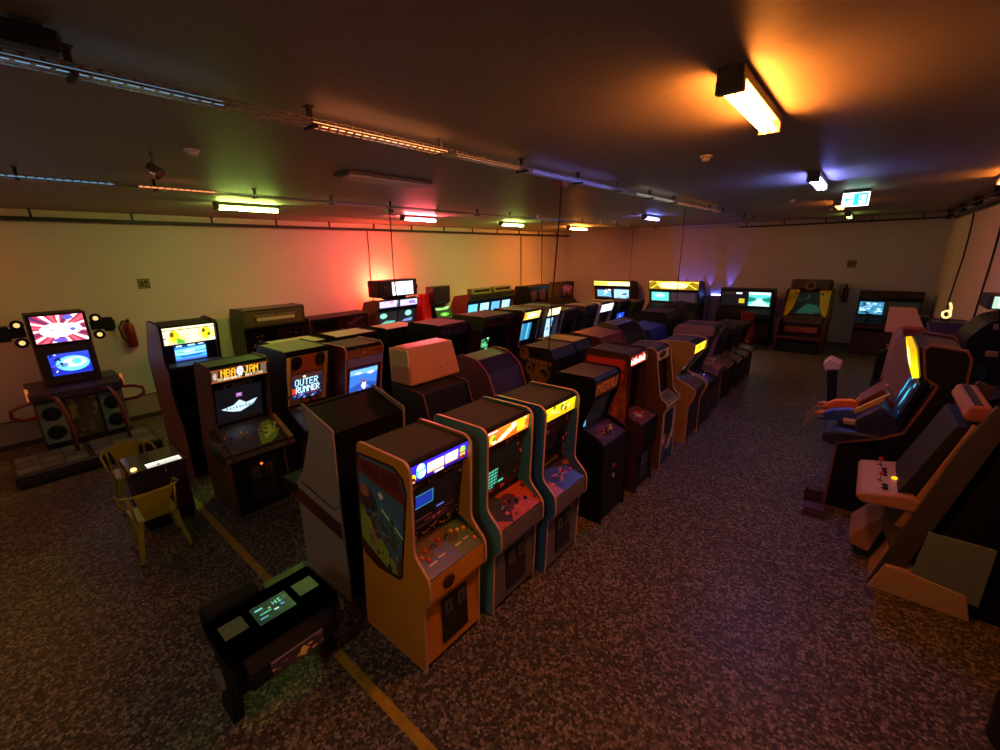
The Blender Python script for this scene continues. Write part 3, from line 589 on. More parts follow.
# mural strip seen on the side facing the orange cabinet
# 3 blue-teal
mq = Cv(110, 26, 'e0c010').grad('f0d818', 'd0a808').blobs(16, ['484010', 'f8f8a0', '6a5a10', 'fffbe0'], 7, (.02, .05)).rect(0, .8, 1, 1, 'f0b018')
cpb = Cv(90, 40, '2a2438').poly([(0, .5), (.2, .45), (.3, 1), (0, 1)], 'a04a30').ell(.52, .4, .14, .25, '1a1826').line(.38, .35, .7, .5, .04, 'a04830').line(.45, .65, .66, .25, .04, 'a85a3c').rect(.8, .1, .95, .3, '80402c').noise(.03, 1)
bz3 = bezel_art(8, '1c1210', ['7a3c28', '6a3420', '8a4c38', '5a2c1c', '402018'], (.14, .86, .3, .9)); bz3.line(.2, .98, .8, .94, .03, '8a7838').rect(.03, .88, .2, .96, '7a6a30')
arcade('curvy', 'dark blue arcade cabinet with narrow yellow lit header, third along the aisle', 'arcade machine', -1.93, 3.15, 0, .57, sz=1.0, side=NAVY, front=GREY, marq=mq, mlit=1.7, bez=bz3, scr=None, srec=(.14, .84, .28, .9), cp=cpb, sticks=((.5, .45),), btn=((.2, .6, ORG), (.82, .5, RED)))
# 4 black
mq = Cv(80, 26, '3a2a1c').rect(.03, .15, .97, .85, '8a5c28').text('NEOU', .08, .2, .92, .8, 'f0a850')
cpv = Cv(60, 40, '3a2838').poly([(.1, .5), (.5, .05), (.95, .4), (.5, .95)], '6a3c58').ell(.5, .5, .2, .25, '201420').noise(.04, 6)
scb = Cv(60, 50, '0b0a0c').poly([(.05, .98), (.12, .70), (.2, .98)], '58c8f0').poly([(.1, .92), (.12, .80), (.15, .92)], '0b0a0c').rect(.05, .95, .22, .98, '60d0f0')
o = arcade('wide_panel', 'matte black arcade cabinet with unlit gold lettered header beside the dark blue one', 'arcade machine', -1.88, 4.20, 0, .60, side=BLK, trim=None, front=BLK2, marq=mq, bez=BLK2, scr=scb, slit=1.3, srec=(.06, .94, .1, .95), cp=cpv, sticks=((.3, .5), (.6, .5)), btn=((.42, .5, RED), (.72, .5, YEL)), coin=False, top=M('reddish_top', '4a302a', .7))
for z in (.62, .50): MB().lathe([(.03, 0), (.03, .006), (.022, .012)], (-.012, -.02, z), 16, (1, 0, 0)).build('coin_button', M('coin_button_red' if z > .6 else 'coin_button_white', '8a2018' if z > .6 else '9a9288', .4), o)
# 5 tall dark with red striped side
art5 = Cv(60, 120, '4a2018').rect(0, 0, 1, .04, '301410').rect(.06, .05, .9, .14, '8a2420').rect(.06, .165, .9, .22, '7a201c').rect(.06, .235, .86, .27, '6a1c1a').rect(0, .28, 1, .34, '5a3428').poly([(0, .34), (1, .34), (.95, 1), (.75, 1), (.7, .5), (.5, .36)], '6a3c2c').blobs(14, ['7a2c24', '8a4a34', '5a2c22'], 5, (.04, .08), (.6, .4, .9, 1)).noise(.03, 7).gain(1.5)
mq = Cv(80, 26, '3a0c10').poly([(.0, .95), (.02, .3), (.12, .5), (.2, .1), (.3, .5), (.4, .05), (.5, .5), (.62, .1), (.7, .5), (.85, .0), (.98, .5), (.98, .95)], 'f04a30').text('WWW', .06, .34, .94, .85, 'fff0e0')
arcade('classic', 'tall cabinet with red striped side and white-red lit header letters on the aisle', 'arcade machine', -1.84, 5.02, 0, .52, side=M('red_brown_side', '3a1c16', .5), trim=None, front=BLK, marq=mq, mlit=3.5, bez=Cv(20, 20, '0e1210').grad('16241e', '0c1010'), srec=(.06, .94, .03, .97), cp=Cv(40, 20, '5a3a30').rect(.1, .2, .9, .8, '6a2018').ell(.5, .5, .1, .2, 'c0a080'), sticks=((.3, .5),), btn=((.6, .5, RED), (.75, .5, ORG)), art=art5, artpoly=[(-.78, .4), (-.78, 1.58), (-.745, 1.76), (-.24, 1.745), (-.20, 1.6), (-.19, .95), (-.25, .4)], artrim=False, coin=True)
# 6 slim cream-framed
mq = Cv(60, 40, 'c89040').rect(.06, .1, .94, .9, 'e0b060').ell(.5, .5, .26, .32, '2a1a10').ell(.42, .42, .08, .12, '7a4a20')
lp = Cv(40, 90, 'c0a888').rect(.16, .04, .84, .62, '1a1412').blobs(18, ['d8b888', '6a4a30', 'e8d0a0'], 5, (.05, .12), (.1, .55, .9, .75)).rect(0, .78, 1, 1, '26405a').blobs(10, ['26405a', '34506c', '1c3048'], 2, (.06, .15), (0, .68, 1, .85))
arcade('slim', 'slim arcade cabinet with cream framed front and unlit round-emblem header', 'arcade machine', -1.84, 5.80, 0, .52, side=M('brown_side', '5a3a2c', .5), trim=M('cream_trim', 'c8a888', .4), front=CREAM, marq=mq, bez=Cv(20, 20, '0c0a0c'), srec=(.08, .92, .05, .95), cp=Cv(30, 20, '6a5a48').rect(.2, .2, .8, .8, '3a3028'), sticks=((.5, .5),), lowpic=lp, coin=False)
# 7 tan swoop, yellow header
mq = Cv(60, 30, 'f8d020').rect(.44, .2, .56, .8, '806810').rect(0, 0, 1, .08, 'b08c10').blobs(6, ['fff080', 'c8a010'], 5, (.03, .07))
scd = Cv(40, 40, '101826').blobs(16, ['78c8e8', '204068', 'e0f0ff', '303a58'], 6, (.03, .09))
lp7 = Cv(40, 70, '1a1210').blobs(40, ['3a3450', '6a2a20', '3c5a7a', '7a5a3a', '2a1c1c'], 21, (.03, .09))
arcade('swoop', 'tan cabinet with overhanging head and small bright yellow header on the aisle', 'arcade machine', -1.84, 6.95, 0, .62, side=TAN, front=BROWN, marq=mq, mlit=2.2, bez=BLK2, scr=scd, slit=1.6, cp=Cv(30, 20, '3a3030').blobs(8, ['804030', '506080'], 3, (.04, .1)), btn=((.5, .5, RED), (.62, .6, RED)), lowpic=None, coin=False)
arcade('std', 'dark cabinet with colourful speckled front and purple round control panel', 'arcade machine', -1.84, 7.68, 0, .60, sz=.86, side=BROWN, trim=None, front=BLK2, marq=Cv(30, 12, '141018'), bez=Cv(40, 30, '181820').blobs(20, ['303858', '504040', '202840'], 6, (.04, .1)), srec=(.15, .85, .1, .9), cp=Cv(40, 30, '1c1828').ell(.5, .5, .36, .4, '4a3a80').ell(.5, .5, .2, .22, '6a50a0'), lowpic=lp7, coin=False)
# 9 tan with round cut-out emblem
art9 = Cv(60, 60, '8a6454').ell(.56, .42, .2, .26, '3a1c1a').ell(.55, .45, .1, .13, '6a3c34')
scc = Cv(40, 40, '0a1014').ell(.2, .3, .18, .28, '60c8d8').ell(.2, .28, .1, .16, 'a0f0f8').blobs(8, ['a03020', '803020'], 2, (.03, .06), (.3, .5, .9, .9))
arcade('std', 'pinkish tan cabinet with dark round emblem on its side along the aisle', 'arcade machine', -1.88, 8.45, 0, .62, sz=.94, side=M('pink_tan_laminate', '8a6454', .5), trim=None, front=BROWN, marq=Cv(30, 12, '3a2420'), bez=BLK2, scr=scc, slit=1.2, cp=Cv(40, 24, '6a4030').blobs(14, ['c07040', 'a03020', 'd8a060'], 5, (.04, .1)), btn=((.4, .6, ORG), (.6, .6, RED)), art=art9, artpoly=[(-.6, 1.2), (-.6, 1.62), (-.15, 1.62), (-.2, 1.2)], coin=False)
for k, (y, s_, l, pm) in enumerate(((9.2, .86, 'dark brown cabinet fourth from the far end of the aisle row', TAN), (9.95, .80, 'dark cabinet with beige control edge third from the far end of the aisle row', CREAM),
                                    (10.65, .77, 'dark cabinet second from the far end of the aisle row', TAN), (11.35, .75, 'last cabinet at the far end of the aisle row, dark with bronze panel', M('bronze_panel', '7a6040', .4)))):
    arcade('std', l, 'arcade machine', -1.9, y, 0, .60, sz=s_, side=BLK if k % 2 else BROWN, trim=None, front=BLK, marq=Cv(30, 12, '201814').blobs(6, ['3a2c20', '504030'], k, (.05, .1)), bez=BLK2, cp=Cv(30, 20, '5a4838').blobs(10, ['8a7050', '3a2c24', '201814'], k+3, (.05, .12)), cpm_front=pm, coin=False)
# ------------------------------------------------------------------ second row, backs to the first one
stk = Cv(110, 26, '4a1c10').rect(0, 0, 1, .06, '2a1008').text('ELETRO', .08, .2, .62, .8, '2c0c08').text('ELETRO', .07, .16, .61, .76, '6a3026').ell(.80, .5, .12, .36, '241418').ell(.82, .45, .07, .2, '4a3c3c')
PROF['white'] = dict(side=[(-.78, 0), (-.80, 1.0), (-.84, 1.66), (-.36, 1.79), (-.45, 1.55), (-.20, 1.10), (-.02, .92), (-.02, .78), (0, 0)], body=[(-.76, .05), (-.78, 1.0), (-.82, 1.62), (-.38, 1.755), (-.47, 1.55), (-.30, 1.16), (-.20, 1.05), (-.05, .9), (-.02, .78), (-.02, .05)],
                     marq=((-.40, 1.74), (-.46, 1.58)), bez=((-.47, 1.54), (-.31, 1.17)), cp=((-.28, 1.10), (-.04, .93)), cpf=((-.02, .9), (-.02, .78)), low=((-.02, .76), (-.02, .06)), keep=(0, 8), rr=.02)
o = arcade('white', 'off-white cabinet seen from its side and black back, with red sticker low on the side', 'arcade machine', -3.84, 1.86, PI, .70, side=CWHITE, trim=None, front=CWHITE, top=M('grey_top', '4a443c', .7), marq=Cv(20, 10, '302c28'), bez=BLK2, cp=BLK2, coin=True)
c_ = MB().prism([(-.05, .84), (-.05, .92), (.26, .90), (.28, .78), (.22, .74)], -.36, .36).build('control_panel_box', M('panel_grey', '1c1b1a', .6, spec=.05), o)
for u in (-.2, .05): stick(c_, Vector((.12, u, .912)), Vector((0, 0, 1)), RED)
for k in range(6): button(c_, Vector((.06+.06*(k % 2), .12+.05*(k//2), .912)), Vector((0, 0, 1)), WHT)
# the side facing the viewer is local +y (turned round): sticker slanting down to the back
pic('side_sticker', stk, (.02, .355, .90), (-.80, 0, -.10), (0, 0, -.15), printed(.5), o, .004)
MB().tube([(-.20, .37, 1.0), (-.74, .37, .93), (-.80, .34, 1.0)], .004, 5).build('power_cable', RUB, o)
MB().lathe([(.012, 0), (.012, .006), (.008, .01)], (-.79, .12, .13), 10, (-1, 0, 0)).build('power_lamp', CREDIT, o)
# white and beige wall-like topper on the wedge cabinet
PROF['wedge'] = dict(side=[(-.90, 0), (-.92, 1.20), (-.80, 1.62), (-.30, 1.66), (-.30, 1.45), (-.40, 1.0), (0, .85), (0, 0)], body=[(-.885, .05), (-.90, 1.19), (-.785, 1.60), (-.31, 1.64), (-.31, 1.46), (-.42, 1.02), (-.03, .83), (-.03, .05)],
                     marq=((-.305, 1.62), (-.31, 1.48)), bez=((-.315, 1.44), (-.41, 1.05)), cp=((-.40, 1.01), (-.05, .845)), cpf=((-.03, .82), (-.03, .7)), low=((-.03, .68), (-.03, .06)), keep=(0, 7), rr=.03)
o = arcade('wedge', 'black wedge-backed cabinet carrying the beige header box, behind the orange and teal ones', 'arcade machine', -4.02, 2.92, PI, .64, side=M('slate_side', '22282c', .5), trim=M('brown_edge', '6a4030', .5), front=BLK, top=TOPB, marq=Cv(20, 10, '302c28'), bez=BLK2, cp=BLK2, coin=False)
hb = MB(); P_ = [(-.42, 1.655), (-.42, 1.98), (.32, 1.98), (.42, 1.90), (.42, 1.655)]
hb.hexa([(-.62, -.40, 1.66), (-.26, -.40, 1.66), (-.26, .31, 1.66), (-.62, .31, 1.66), (-.55, -.36, 2.04), (-.28, -.36, 2.04), (-.28, .28, 2.04), (-.55, .28, 2.04)])
hd = hb.build('header_box', M('beige_plastic', 'c88858', .4), o, .03); hd['label'] = 'beige plastic header box'
MB().box(-.57, -.26, .275, .295, 1.66, 2.03).build('corner_trim', M('shiny_cream', 'e0d090', .2), hd, .01)
for y in (-.12, .12): MB().lathe([(.012, 0), (.008, .004)], (-.60, y, 1.78), 10, (-1, 0, .18)).build('screw_head', STEEL, hd)
# rounded cabinet with pink rim
PROF['dome'] = dict(side=[(-.82, 0), (-.90, 1.30), (-.78, 1.62), (-.60, 1.77), (-.34, 1.80), (-.14, 1.68), (-.30, 1.1), (0, .9), (0, 0)], body=[(-.80, .05), (-.88, 1.29), (-.765, 1.60), (-.60, 1.745), (-.35, 1.775), (-.19, 1.67), (-.33, 1.1), (-.03, .88), (-.03, .05)],
                    marq=((-.19, 1.66), (-.22, 1.54)), bez=((-.22, 1.5), (-.32, 1.13)), cp=((-.31, 1.10), (-.05, .905)), cpf=((-.03, .88), (-.03, .78)), low=((-.03, .76), (-.03, .06)), keep=(0, 8), rr=.06)
arcade('dome', 'dark round-topped cabinet with pinkish rim, right of the wedge-backed one', 'arcade machine', -3.98, 3.86, PI, .62, side=M('plum_side', '6a3a38', .5), trim=M('pink_edge', 'a05050', .4), front=BLK, top=M('grey_hood', '585a5c', .5), inner=M('plum_black', '221a20', .5), marq=Cv(20, 10, '302c28'), bez=BLK2, cp=BLK2, coin=False)
# scroll-painted cabinet
scr_ = Cv(90, 110, '0e0b0a')
def ringc(cv, cx, cy_, r, t, c):
    d = np.sqrt(((cv.x-cx)*1.0)**2+((cv.y-cy_)*1.1)**2); cv.put((d < r+t) & (d > r-t), c)
for (cx, cy_, r, t) in ((.14, .12, .12, .035), (.18, .14, .05, .03), (.30, .42, .08, .03), (.72, .50, .15, .045), (.64, .58, .07, .035), (.40, .62, .05, .03)): ringc(scr_, cx, cy_, r, t, '8a5a28')
scr_.line(.28, .24, .95, .28, .035, '8a5a28').line(.30, .30, .9, .33, .02, '6a4420').line(.52, .38, .40, .8, .045, '8a5a28').line(.55, .66, .8, .74, .04, '8a5a28').line(.25, .52, .50, .58, .03, '8a5a28').line(.05, .3, .2, .9, .012, 'a07858')
# ------------------------------------------------------------------
o = arcade('std', 'cabinet with golden scroll painting on its dark side, behind the round-topped one', 'arcade machine', -3.50, 4.74, PI, .60, sx=.80, sz=1.02, side=BLK, trim=None, front=BLK, top=M('plum_top', '4a2c2a', .7), marq=Cv(20, 10, '302c28'), bez=BLK2, cp=BLK2, coin=False, art=scr_, artpoly=[(-.76, 1.12), (-.76, 1.61), (-.69, 1.73), (-.14, 1.73), (-.10, 1.66), (-.14, 1.5), (-.2, 1.12)], bothart=True)
GL = M('green_lit_side', 'e4f2cc', .5)  # green light falling on the cabinet side is put into its colour
rowB = [(-3.75, 5.36, .60, 1.0, 'std', BLK, M('dim_grey_side', '34282c', .5), 'dark grey cabinet turned away, behind the black gold-lettered one'),
        (-3.75, 6.20, .80, 1.06, 'wedge', DKRED, M('red_back', '7a1c18', .5), 'dark red boxy cabinet turned away behind the tall striped one'),
        (-3.75, 7.10, .80, 1.0, 'dome', M('patterned_grey', '6a564a', .5), M('grey_brown_hood', '4a3c38', .5), 'grey-brown rounded cabinet turned away, mid row'),
        (-3.75, 8.15, .90, .96, 'wedge', M('deep_blue_laminate', '14265a', .5), M('deep_blue_top', '182c66', .5), 'cabinet with deep blue top turned away in the middle row'),
        (-3.75, 9.2, .9, 1.0, 'std', BLK, BLK2, 'black cabinet turned away near the far end of the middle row'),
        (-3.75, 10.3, .7, 1.0, 'dome', BROWN, BLK2, 'dark brown round-topped cabinet last in the middle row')]
for X, Y, w_, sz_, pf, sd, tp, l in rowB:
    arcade(pf, l, 'arcade machine', X, Y, PI, w_, sz=sz_, side=sd, trim=None, front=BLK, inner=sd if pf == 'wedge' else BLK, top=tp, marq=Cv(20, 10, '302c28'), bez=BLK2, cp=BLK2, coin=False,
           art=(Cv(50, 60, '4a3c34').blobs(40, ['7a6050', '2c2420', '8a4a3a', '5c5048'], 15, (.04, .1)) if pf == 'dome' and sz_ > .97 and Y < 9 else None), artpoly=[(-.70, .8), (-.70, 1.55), (-.2, 1.6), (-.25, .9)], bothart=True)
# ------------------------------------------------------------------ third row, fronts to the right
mq = Cv(120, 32, '2a1a10').rect(0, 0, 1, .1, '8a4010').rect(0, .9, 1, 1, 'a05018').rect(.02, .12, .12, .88, '6a5040').rect(.88, .12, .98, .88, '6a5a48').ell(.07, .5, .03, .25, 'c0a890').text('NBA', .17, .10, .42, .64, 'ffb428').text('JAM', .58, .10, .83, .64, 'ffc030').ell(.5, .36, .06, .34, 'f4f0ff').rect(.47, .2, .53, .5, 'c8c0e0').text('TOURNAMENT EDITION', .10, .70, .90, .88, 'f0d8b0')
scn = Cv(110, 84, '0b0c12').poly([(.10, .62), (.36, .56), (.44, .48), (.50, .42), (.56, .48), (.64, .56), (.90, .48), (.80, .64), (.66, .72), (.5, .80), (.34, .76), (.22, .70)], 'd8f4ff').rect(.44, .20, .56, .32, 'a86ab8').rect(.46, .22, .54, .26, 'e0b0e0')
for k in range(9): scn.rect(.2+k*.07, .60+.012*(k % 3), .235+k*.07, .68, '6898b0')
bzn = Cv(60, 60, '101012').rect(.25, .03, .75, .12, '585048').rect(.28, .045, .40, .105, '181410').rect(.44, .045, .6, .105, '3a3838').rect(.64, .045, .72, .105, '181410').rect(.08, .93, .92, .99, '4a4a4c').noise(.02, 3)
cpn_ = Cv(110, 44, '3a3634').noise(.05, 4).blobs(12, ['5a5048', '242020', '6a6058'], 9, (.02, .06)).poly([(.52, .95), (.60, .45), (.72, .2), (.86, .15), (.92, .5), (.80, .8), (.66, .95)], '7ab828').poly([(.62, .8), (.70, .4), (.82, .3), (.84, .6)], 'c8f050').poly([(.92, .0), (1, .0), (1, 1), (.9, 1)], 'a89040')
NBA_S = M('figured_brown_side', '5a3424', .5, var=.5, scale=3)
PROF['tapered'] = dict(PROF['big'], side=[(-.92, 0), (-.92, .75), (-.55, 1.86), (-.50, 1.88)]+PROF['big']['side'][3:], body=[(-.90, .05), (-.90, .75), (-.53, 1.85), (-.49, 1.86)]+PROF['big']['body'][3:], keep=(0, 12))
o = arcade('tapered', 'wide cabinet with NBA JAM lit header and silver winged emblem on its screen', 'arcade machine', -5.22, 1.69, 0, .62, sx=.95, sz=.985, cpover=.07, side=NBA_S, trim=None, front=BLK, marq=mq, mlit=1.5, mlab='lit marquee reading NBA JAM', bez=bzn, scr=scn, slit=1.2, srec=(.08, .92, .13, .92), cp=cpn_,
           sticks=((.12, .5), (.34, .5), (.62, .5), (.85, .5)), btn=((.18, .6, BLU), (.22, .45, BLU), (.40, .6, RED), (.44, .45, RED), (.68, .6, GRNP), (.72, .45, GRNP), (.9, .6, YEL), (.93, .45, YEL)), cpm_front=M('worn_metal_edge', '7a7468', .35, .6), lamps=False)
MB().lathe([(.014, 0), (.014, .006), (.01, .01)], (-.002, .02, .60), 10, (1, 0, 0)).build('coin_lamp', CREDIT, o)
orb = Cv(90, 90, '6a4c30').rect(0, 0, .1, 1, 'e8b048').rect(.9, 0, 1, 1, 'a88860').poly([(.3, 0), (.7, 0), (.85, .32), (.15, .34)], '9a4a28').ell(.24, .14, .13, .14, '1c1812').ell(.8, .14, .13, .14, '2c281c').blobs(26, ['3c3020', 'b88840', '201810', '6a3c28'], 6, (.02, .05), (.05, .6, .95, 1)).noise(.05, 1).gain(1.3)
osc = Cv(84, 76, '141a38').rect(0, 0, 1, .16, '3a1c1c').ell(.4, .1, .05, .05, 'd8d0a0').text('OUTER', .10, .18, .86, .46, 'b8e4f8').text('RUNNER', .14, .50, .92, .76, 'c8ecff').rect(.02, .54, .14, .76, 'c83018').rect(.1, .80, .9, .84, '6a2848').blobs(14, ['3060b0', '8090c0', '101020'], 3, (.02, .06), (0, .84, 1, 1))
PROF['fullframe'] = dict(PROF['big'], marq=None, bez=((-.06, 1.80), (-.30, 1.10)), body=[(-.93, .05), (-.93, 1.69), (-.84, 1.86), (-.11, 1.86), (-.07, 1.82), (-.31, 1.10), (-.25, 1.03), (.16, .86), (.16, .80), (-.02, .72), (-.02, .05)])
o = arcade('fullframe', 'cabinet with yellow patterned frame and two-line title glowing on its screen', 'arcade machine', -5.26, 2.50, 0, .58, sz=.985, side=M('dark_purple_side', '2a1c24', .5), trim=None, front=BROWN, top=M('cream_top_board', '8a8468', .7), bez=orb, scr=osc, slit=1.8, srec=(.13, .87, .38, .88), cp=Cv(40, 20, '4a4030').blobs(12, ['c0b090', '2a2018', '7a6a50'], 3, (.03, .08)))
rsc = Cv(84, 70, '3a78d8').rect(0, 0, 1, .25, '78b8f0').ell(.3, .2, .12, .05, 'e0f0ff').ell(.75, .25, .14, .06, 'd8ecff').poly([(0, .75), (.5, .55), (1, .7), (1, 1), (0, 1)], '2050b0').poly([(.42, .75), (.5, .48), (.58, .55), (.62, .8), (.55, .95)], 'e8e0f0').rect(.47, .5, .56, .62, '9a2030').blobs(12, ['90c0f0', '3060c0', 'c0d8f8', '702838'], 8, (.02, .05), (.1, .5, .9, .95)).rect(0, 0, 1, .05, '102858')
mq = Cv(60, 20, '8a5028').rect(.02, .05, .98, .95, 'b06834').ell(.5, .5, .05, .15, 'e0b060').blobs(14, ['9a5a2c', 'c07a40', '704020'], 3, (.03, .08))
PROF['redhead'] = dict(PROF['std'], bez=((-.13, 1.47), (-.27, 1.04)), marq=((-.085, 1.70), (-.115, 1.585)))
o = arcade('redhead', 'dark red cabinet with blue game on screen and unlit tan header with pale strip', 'arcade machine', -5.0, 3.17, 0, .58, sz=1.04, side=M('crimson_side', '6a1c1c', .45), trim=TM, front=M('crimson_front', '7a1c20', .4), top=M('grey_top_board', '3a3a3c', .7), marq=mq, bez=M('crimson_bezel', '6c1a1c', .4), scr=rsc, slit=1.5, srec=(.11, .89, .08, .92), cp=M('crimson_panel', '7a1c22', .35), sticks=((.35, .5), (.75, .5)), btn=((.5, .5, WHT), (.58, .5, WHT), (.88, .5, WHT)))
face_slab('light_strip', (-.085*1, 1.585*1.04), (-.11, 1.475*1.04), -.272, .272, M('lavender_strip', '9a88b0', .4), o, .02)
# behind: backs of the fourth row (fronts to the left wall) with top boards coloured pale for the red wall glow on them
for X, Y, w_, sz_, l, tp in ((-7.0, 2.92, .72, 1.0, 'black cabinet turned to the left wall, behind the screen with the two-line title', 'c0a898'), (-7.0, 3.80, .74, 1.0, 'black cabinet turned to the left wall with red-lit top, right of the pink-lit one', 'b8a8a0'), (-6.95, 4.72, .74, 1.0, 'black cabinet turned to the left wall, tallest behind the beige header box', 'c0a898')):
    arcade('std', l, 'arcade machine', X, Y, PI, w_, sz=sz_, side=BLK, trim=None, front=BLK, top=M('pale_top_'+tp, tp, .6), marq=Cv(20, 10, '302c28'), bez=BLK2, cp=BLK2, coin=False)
mqp = Cv(80, 30, '141114').rect(.02, .1, .98, .9, '241c28').text('POLIC', .05, .25, .7, .8, '6a5478').ell(.84, .5, .1, .3, '5a3a40').ell(.84, .5, .05, .16, '241c28').noise(.03, 4)
arcade('big', 'black cabinet with unlit purple lettered header right of the beige box', 'arcade machine', -5.2, 5.05, 0, .72, sz=.98, side=BLK, trim=None, front=BLK, marq=mqp, bez=BLK2, cp=BLK2)
mqr = Cv(60, 24, '2c1614').blobs(16, ['5a2c24', '7a3c30', '3a2428', '64405a'], 5, (.05, .12))
sgr = Cv(50, 50, '0c1210').rect(0, .1, .95, .8, '58b878').blobs(12, ['8ae8a0', '143020', 'c0f0c8', '0c1a10'], 3, (.05, .14))
arcade('big', 'black cabinet with reddish unlit header and green lit screen mid row', 'arcade machine', -5.15, 6.15, 0, .86, sz=.99, side=M('brown_dim_side', '3a2c20', .5), trim=None, front=BLK, marq=mqr, bez=BLK2, scr=sgr, slit=1.2, srec=(.02, .42, .35, .8), cp=BLK2)
mqy = Cv(50, 24, 'f8e070').rect(0, .1, .2, .9, 'f0a020').ell(.55, .5, .3, .3, 'fff4d0').blobs(6, ['f0b020', 'e08818'], 2, (.04, .08))
sbl = Cv(40, 40, '3090c0').rect(.2, 0, .3, 1, '70c8e0').rect(.5, 0, .58, 1, '1860a0').rect(.7, 0, .8, 1, '80d0e8').rect(0, 0, .08, 1, '206080')
arcade('big', 'cabinet with small pale yellow lit header and striped cyan screen', 'arcade machine', -5.1, 7.15, 0, .60, sz=.99, side=BLK, trim=TM, front=BLK, marq=mqy, mlit=1.8, bez=BLK2, scr=sbl, slit=1.3, srec=(.1, .85, .1, .8))
mqc = Cv(40, 20, 'f8f0a0').rect(.05, .2, .95, .8, 'fff8d0'); sbw = Cv(50, 40, 'a0d0f8').blobs(22, ['e8f8ff', '70a8e0', 'c0e0ff', '4878b8'], 6, (.04, .1))
arcade('big', 'cabinet with cream lit header and bright bluish white slanted screen', 'arcade machine', -4.95, 7.74, 0, .50, sz=1.0, side=M('mauve_side', '4a383c', .5), trim=None, front=BLK, marq=mqc, mlit=1.8, bez=M('indigo_bezel', '1c2040', .4), scr=sbw, slit=1.6, srec=(.02, .9, .05, .95), cp=M('pink_panel', '7a4450', .4))
gg = Cv(40, 90, 'c8d8a0').grad('b8c890', 'd8e8b0').rect(.7, .1, 1, .7, '507888').rect(.95, 0, 1, .4, '8a3c20')
for k, (X, Y, w_, sz_, sd, l, kw) in enumerate(((-4.9, 8.36, .62, 1.0, M('mauve_grey_side', '5a464a', .5), 'mauve-grey cabinet with small pale panel, past the bluish white screen', dict(marq=Cv(30, 12, '3a3034'), lowpic=Cv(30, 50, '4a3a3e').rect(.3, .1, .7, .5, '8a7a78'))),
      (-4.75, 9.02, .62, 1.02, M('speckled_blue_side', '2a3040', .5, var=.6, scale=12), 'speckled dark blue cabinet before the green-lit one', dict(marq=Cv(30, 12, '101830').blobs(8, ['2038a0', '5060a0'], 3, (.05, .1)))),
      (-4.7, 9.72, .66, 1.02, GL, 'tall cabinet in the middle distance, side coloured pale green for the green light', dict(marq=Cv(40, 16, 'f0e8ff').blobs(5, ['c8b0e0', 'ffffff'], 3, (.05, .12)), mlit=2.0)),
      (-4.6, 10.5, .66, 1.0, BLK, 'black cabinet with vivid blue light stripe on its side', dict(marq=Cv(30, 12, '14181c'), scr=Cv(30, 30, '1840d0').poly([(.2, 1), (.6, .1), (.9, .9)], '80b0ff'), slit=1.8)),
      (-4.6, 11.4, .7, .95, BROWN, 'brown cabinet at the far end of the third row', dict(marq=Cv(30, 12, '30201c'))))):
    arcade('std', l, 'arcade machine', X, Y, 0, w_, sz=sz_, side=sd, trim=None, front=BLK, bez=BLK2, coin=False, **kw)
# ------------------------------------------------------------------ machines along the left wall
DKP = M('dark_purple_metal', '2c2034', .4, .2); SPG = M('speaker_panel_grey', '6a6c74', .5); PINK = M('red_tube_rail', '6a1a14', .3)
r_ = thing('dance_machine', 'dance machine with two bright screens, round lamps and red rails at the left', 'dance machine', (-9.42, .66, 0), 0)
MB().box(-.75, .0, -.52, .52, 0, 1.0).build('cabinet_body', DKP, r_, .01)
MB().prism([(-.6, 1.0), (-.6, 1.12), (-.05, 1.12), (.10, 1.04), (.10, .92), (0, .9)], -.55, .55).build('control_panel', M('purple_panel', '3a2848', .35), r_, .01)
for s in (-1, 1):
    b_ = MB().box(.0, .03, s*.36-.15, s*.36+.15, .22, .88).build('speaker_panel', SPG, r_, .01)
    for z in (.70, .40): MB().lathe([(.11, 0), (.11, .012), (.08, .006), (.03, .016)], (.03, s*.36, z), 24, (1, 0, 0)).build('speaker_cone', BLK, b_)
    MB().box(.0, .03, s*.55-.02, s*.55+.02, .92, 1.14).build('side_lamp', M('orange_lamp', 'e07a30', .4, emit=.5), r_, .005)
c = Cv(30, 50, '4a3c24').blobs(20, ['6a5a38', '2c2418', '7a6a48'], 5, (.05, .14)).noise(.04, 1); pic('door_picture', c, (.012, -.18, .88), (0, .36, 0), (0, 0, -.66), printed(.5), r_, .012)
MB().prism([(-.55, 1.12), (-.48, 1.80), (-.02, 1.76), (.0, 1.12)], -.33, .33).build('monitor_housing', M('maroon_housing', '2c1418', .4), r_, .02)
low = Cv(90, 54, '1830c8').grad('3048e0', '1020a0').ell(.55, .5, .42, .36, '70c8f8').ell(.6, .45, .30, .24, 'c8f4ff').ell(.66, .42, .12, .14, '60e0d0').blobs(20, ['8050d0', 'e0e8ff', '3040c0', '101848'], 3, (.02, .06), (0, 0, .3, 1)).rect(.25, .45, .42, .62, '28408a', .6).rect(0, .88, 1, 1, '1c30b0')
pic('lower_screen', low, (.02, -.22, 1.60), (0, .46, 0), (.01, 0, -.33), lit(1.7), r_, .03)
MB().box(-.50, .02, -.33, .33, 1.74, 2.22).build('upper_housing', BLK, r_, .015)
up = Cv(110, 80, 'a8304a')
for k in range(22):
    a = k*2*PI/22+.1; up.poly([(.5, .5), (.5+1.2*math.cos(a), .5+1.2*math.sin(a)), (.5+1.2*math.cos(a+.16), .5+1.2*math.sin(a+.16))], ['f8c8d0', '582858', 'f0e8ff', 'd85868'][k % 4])
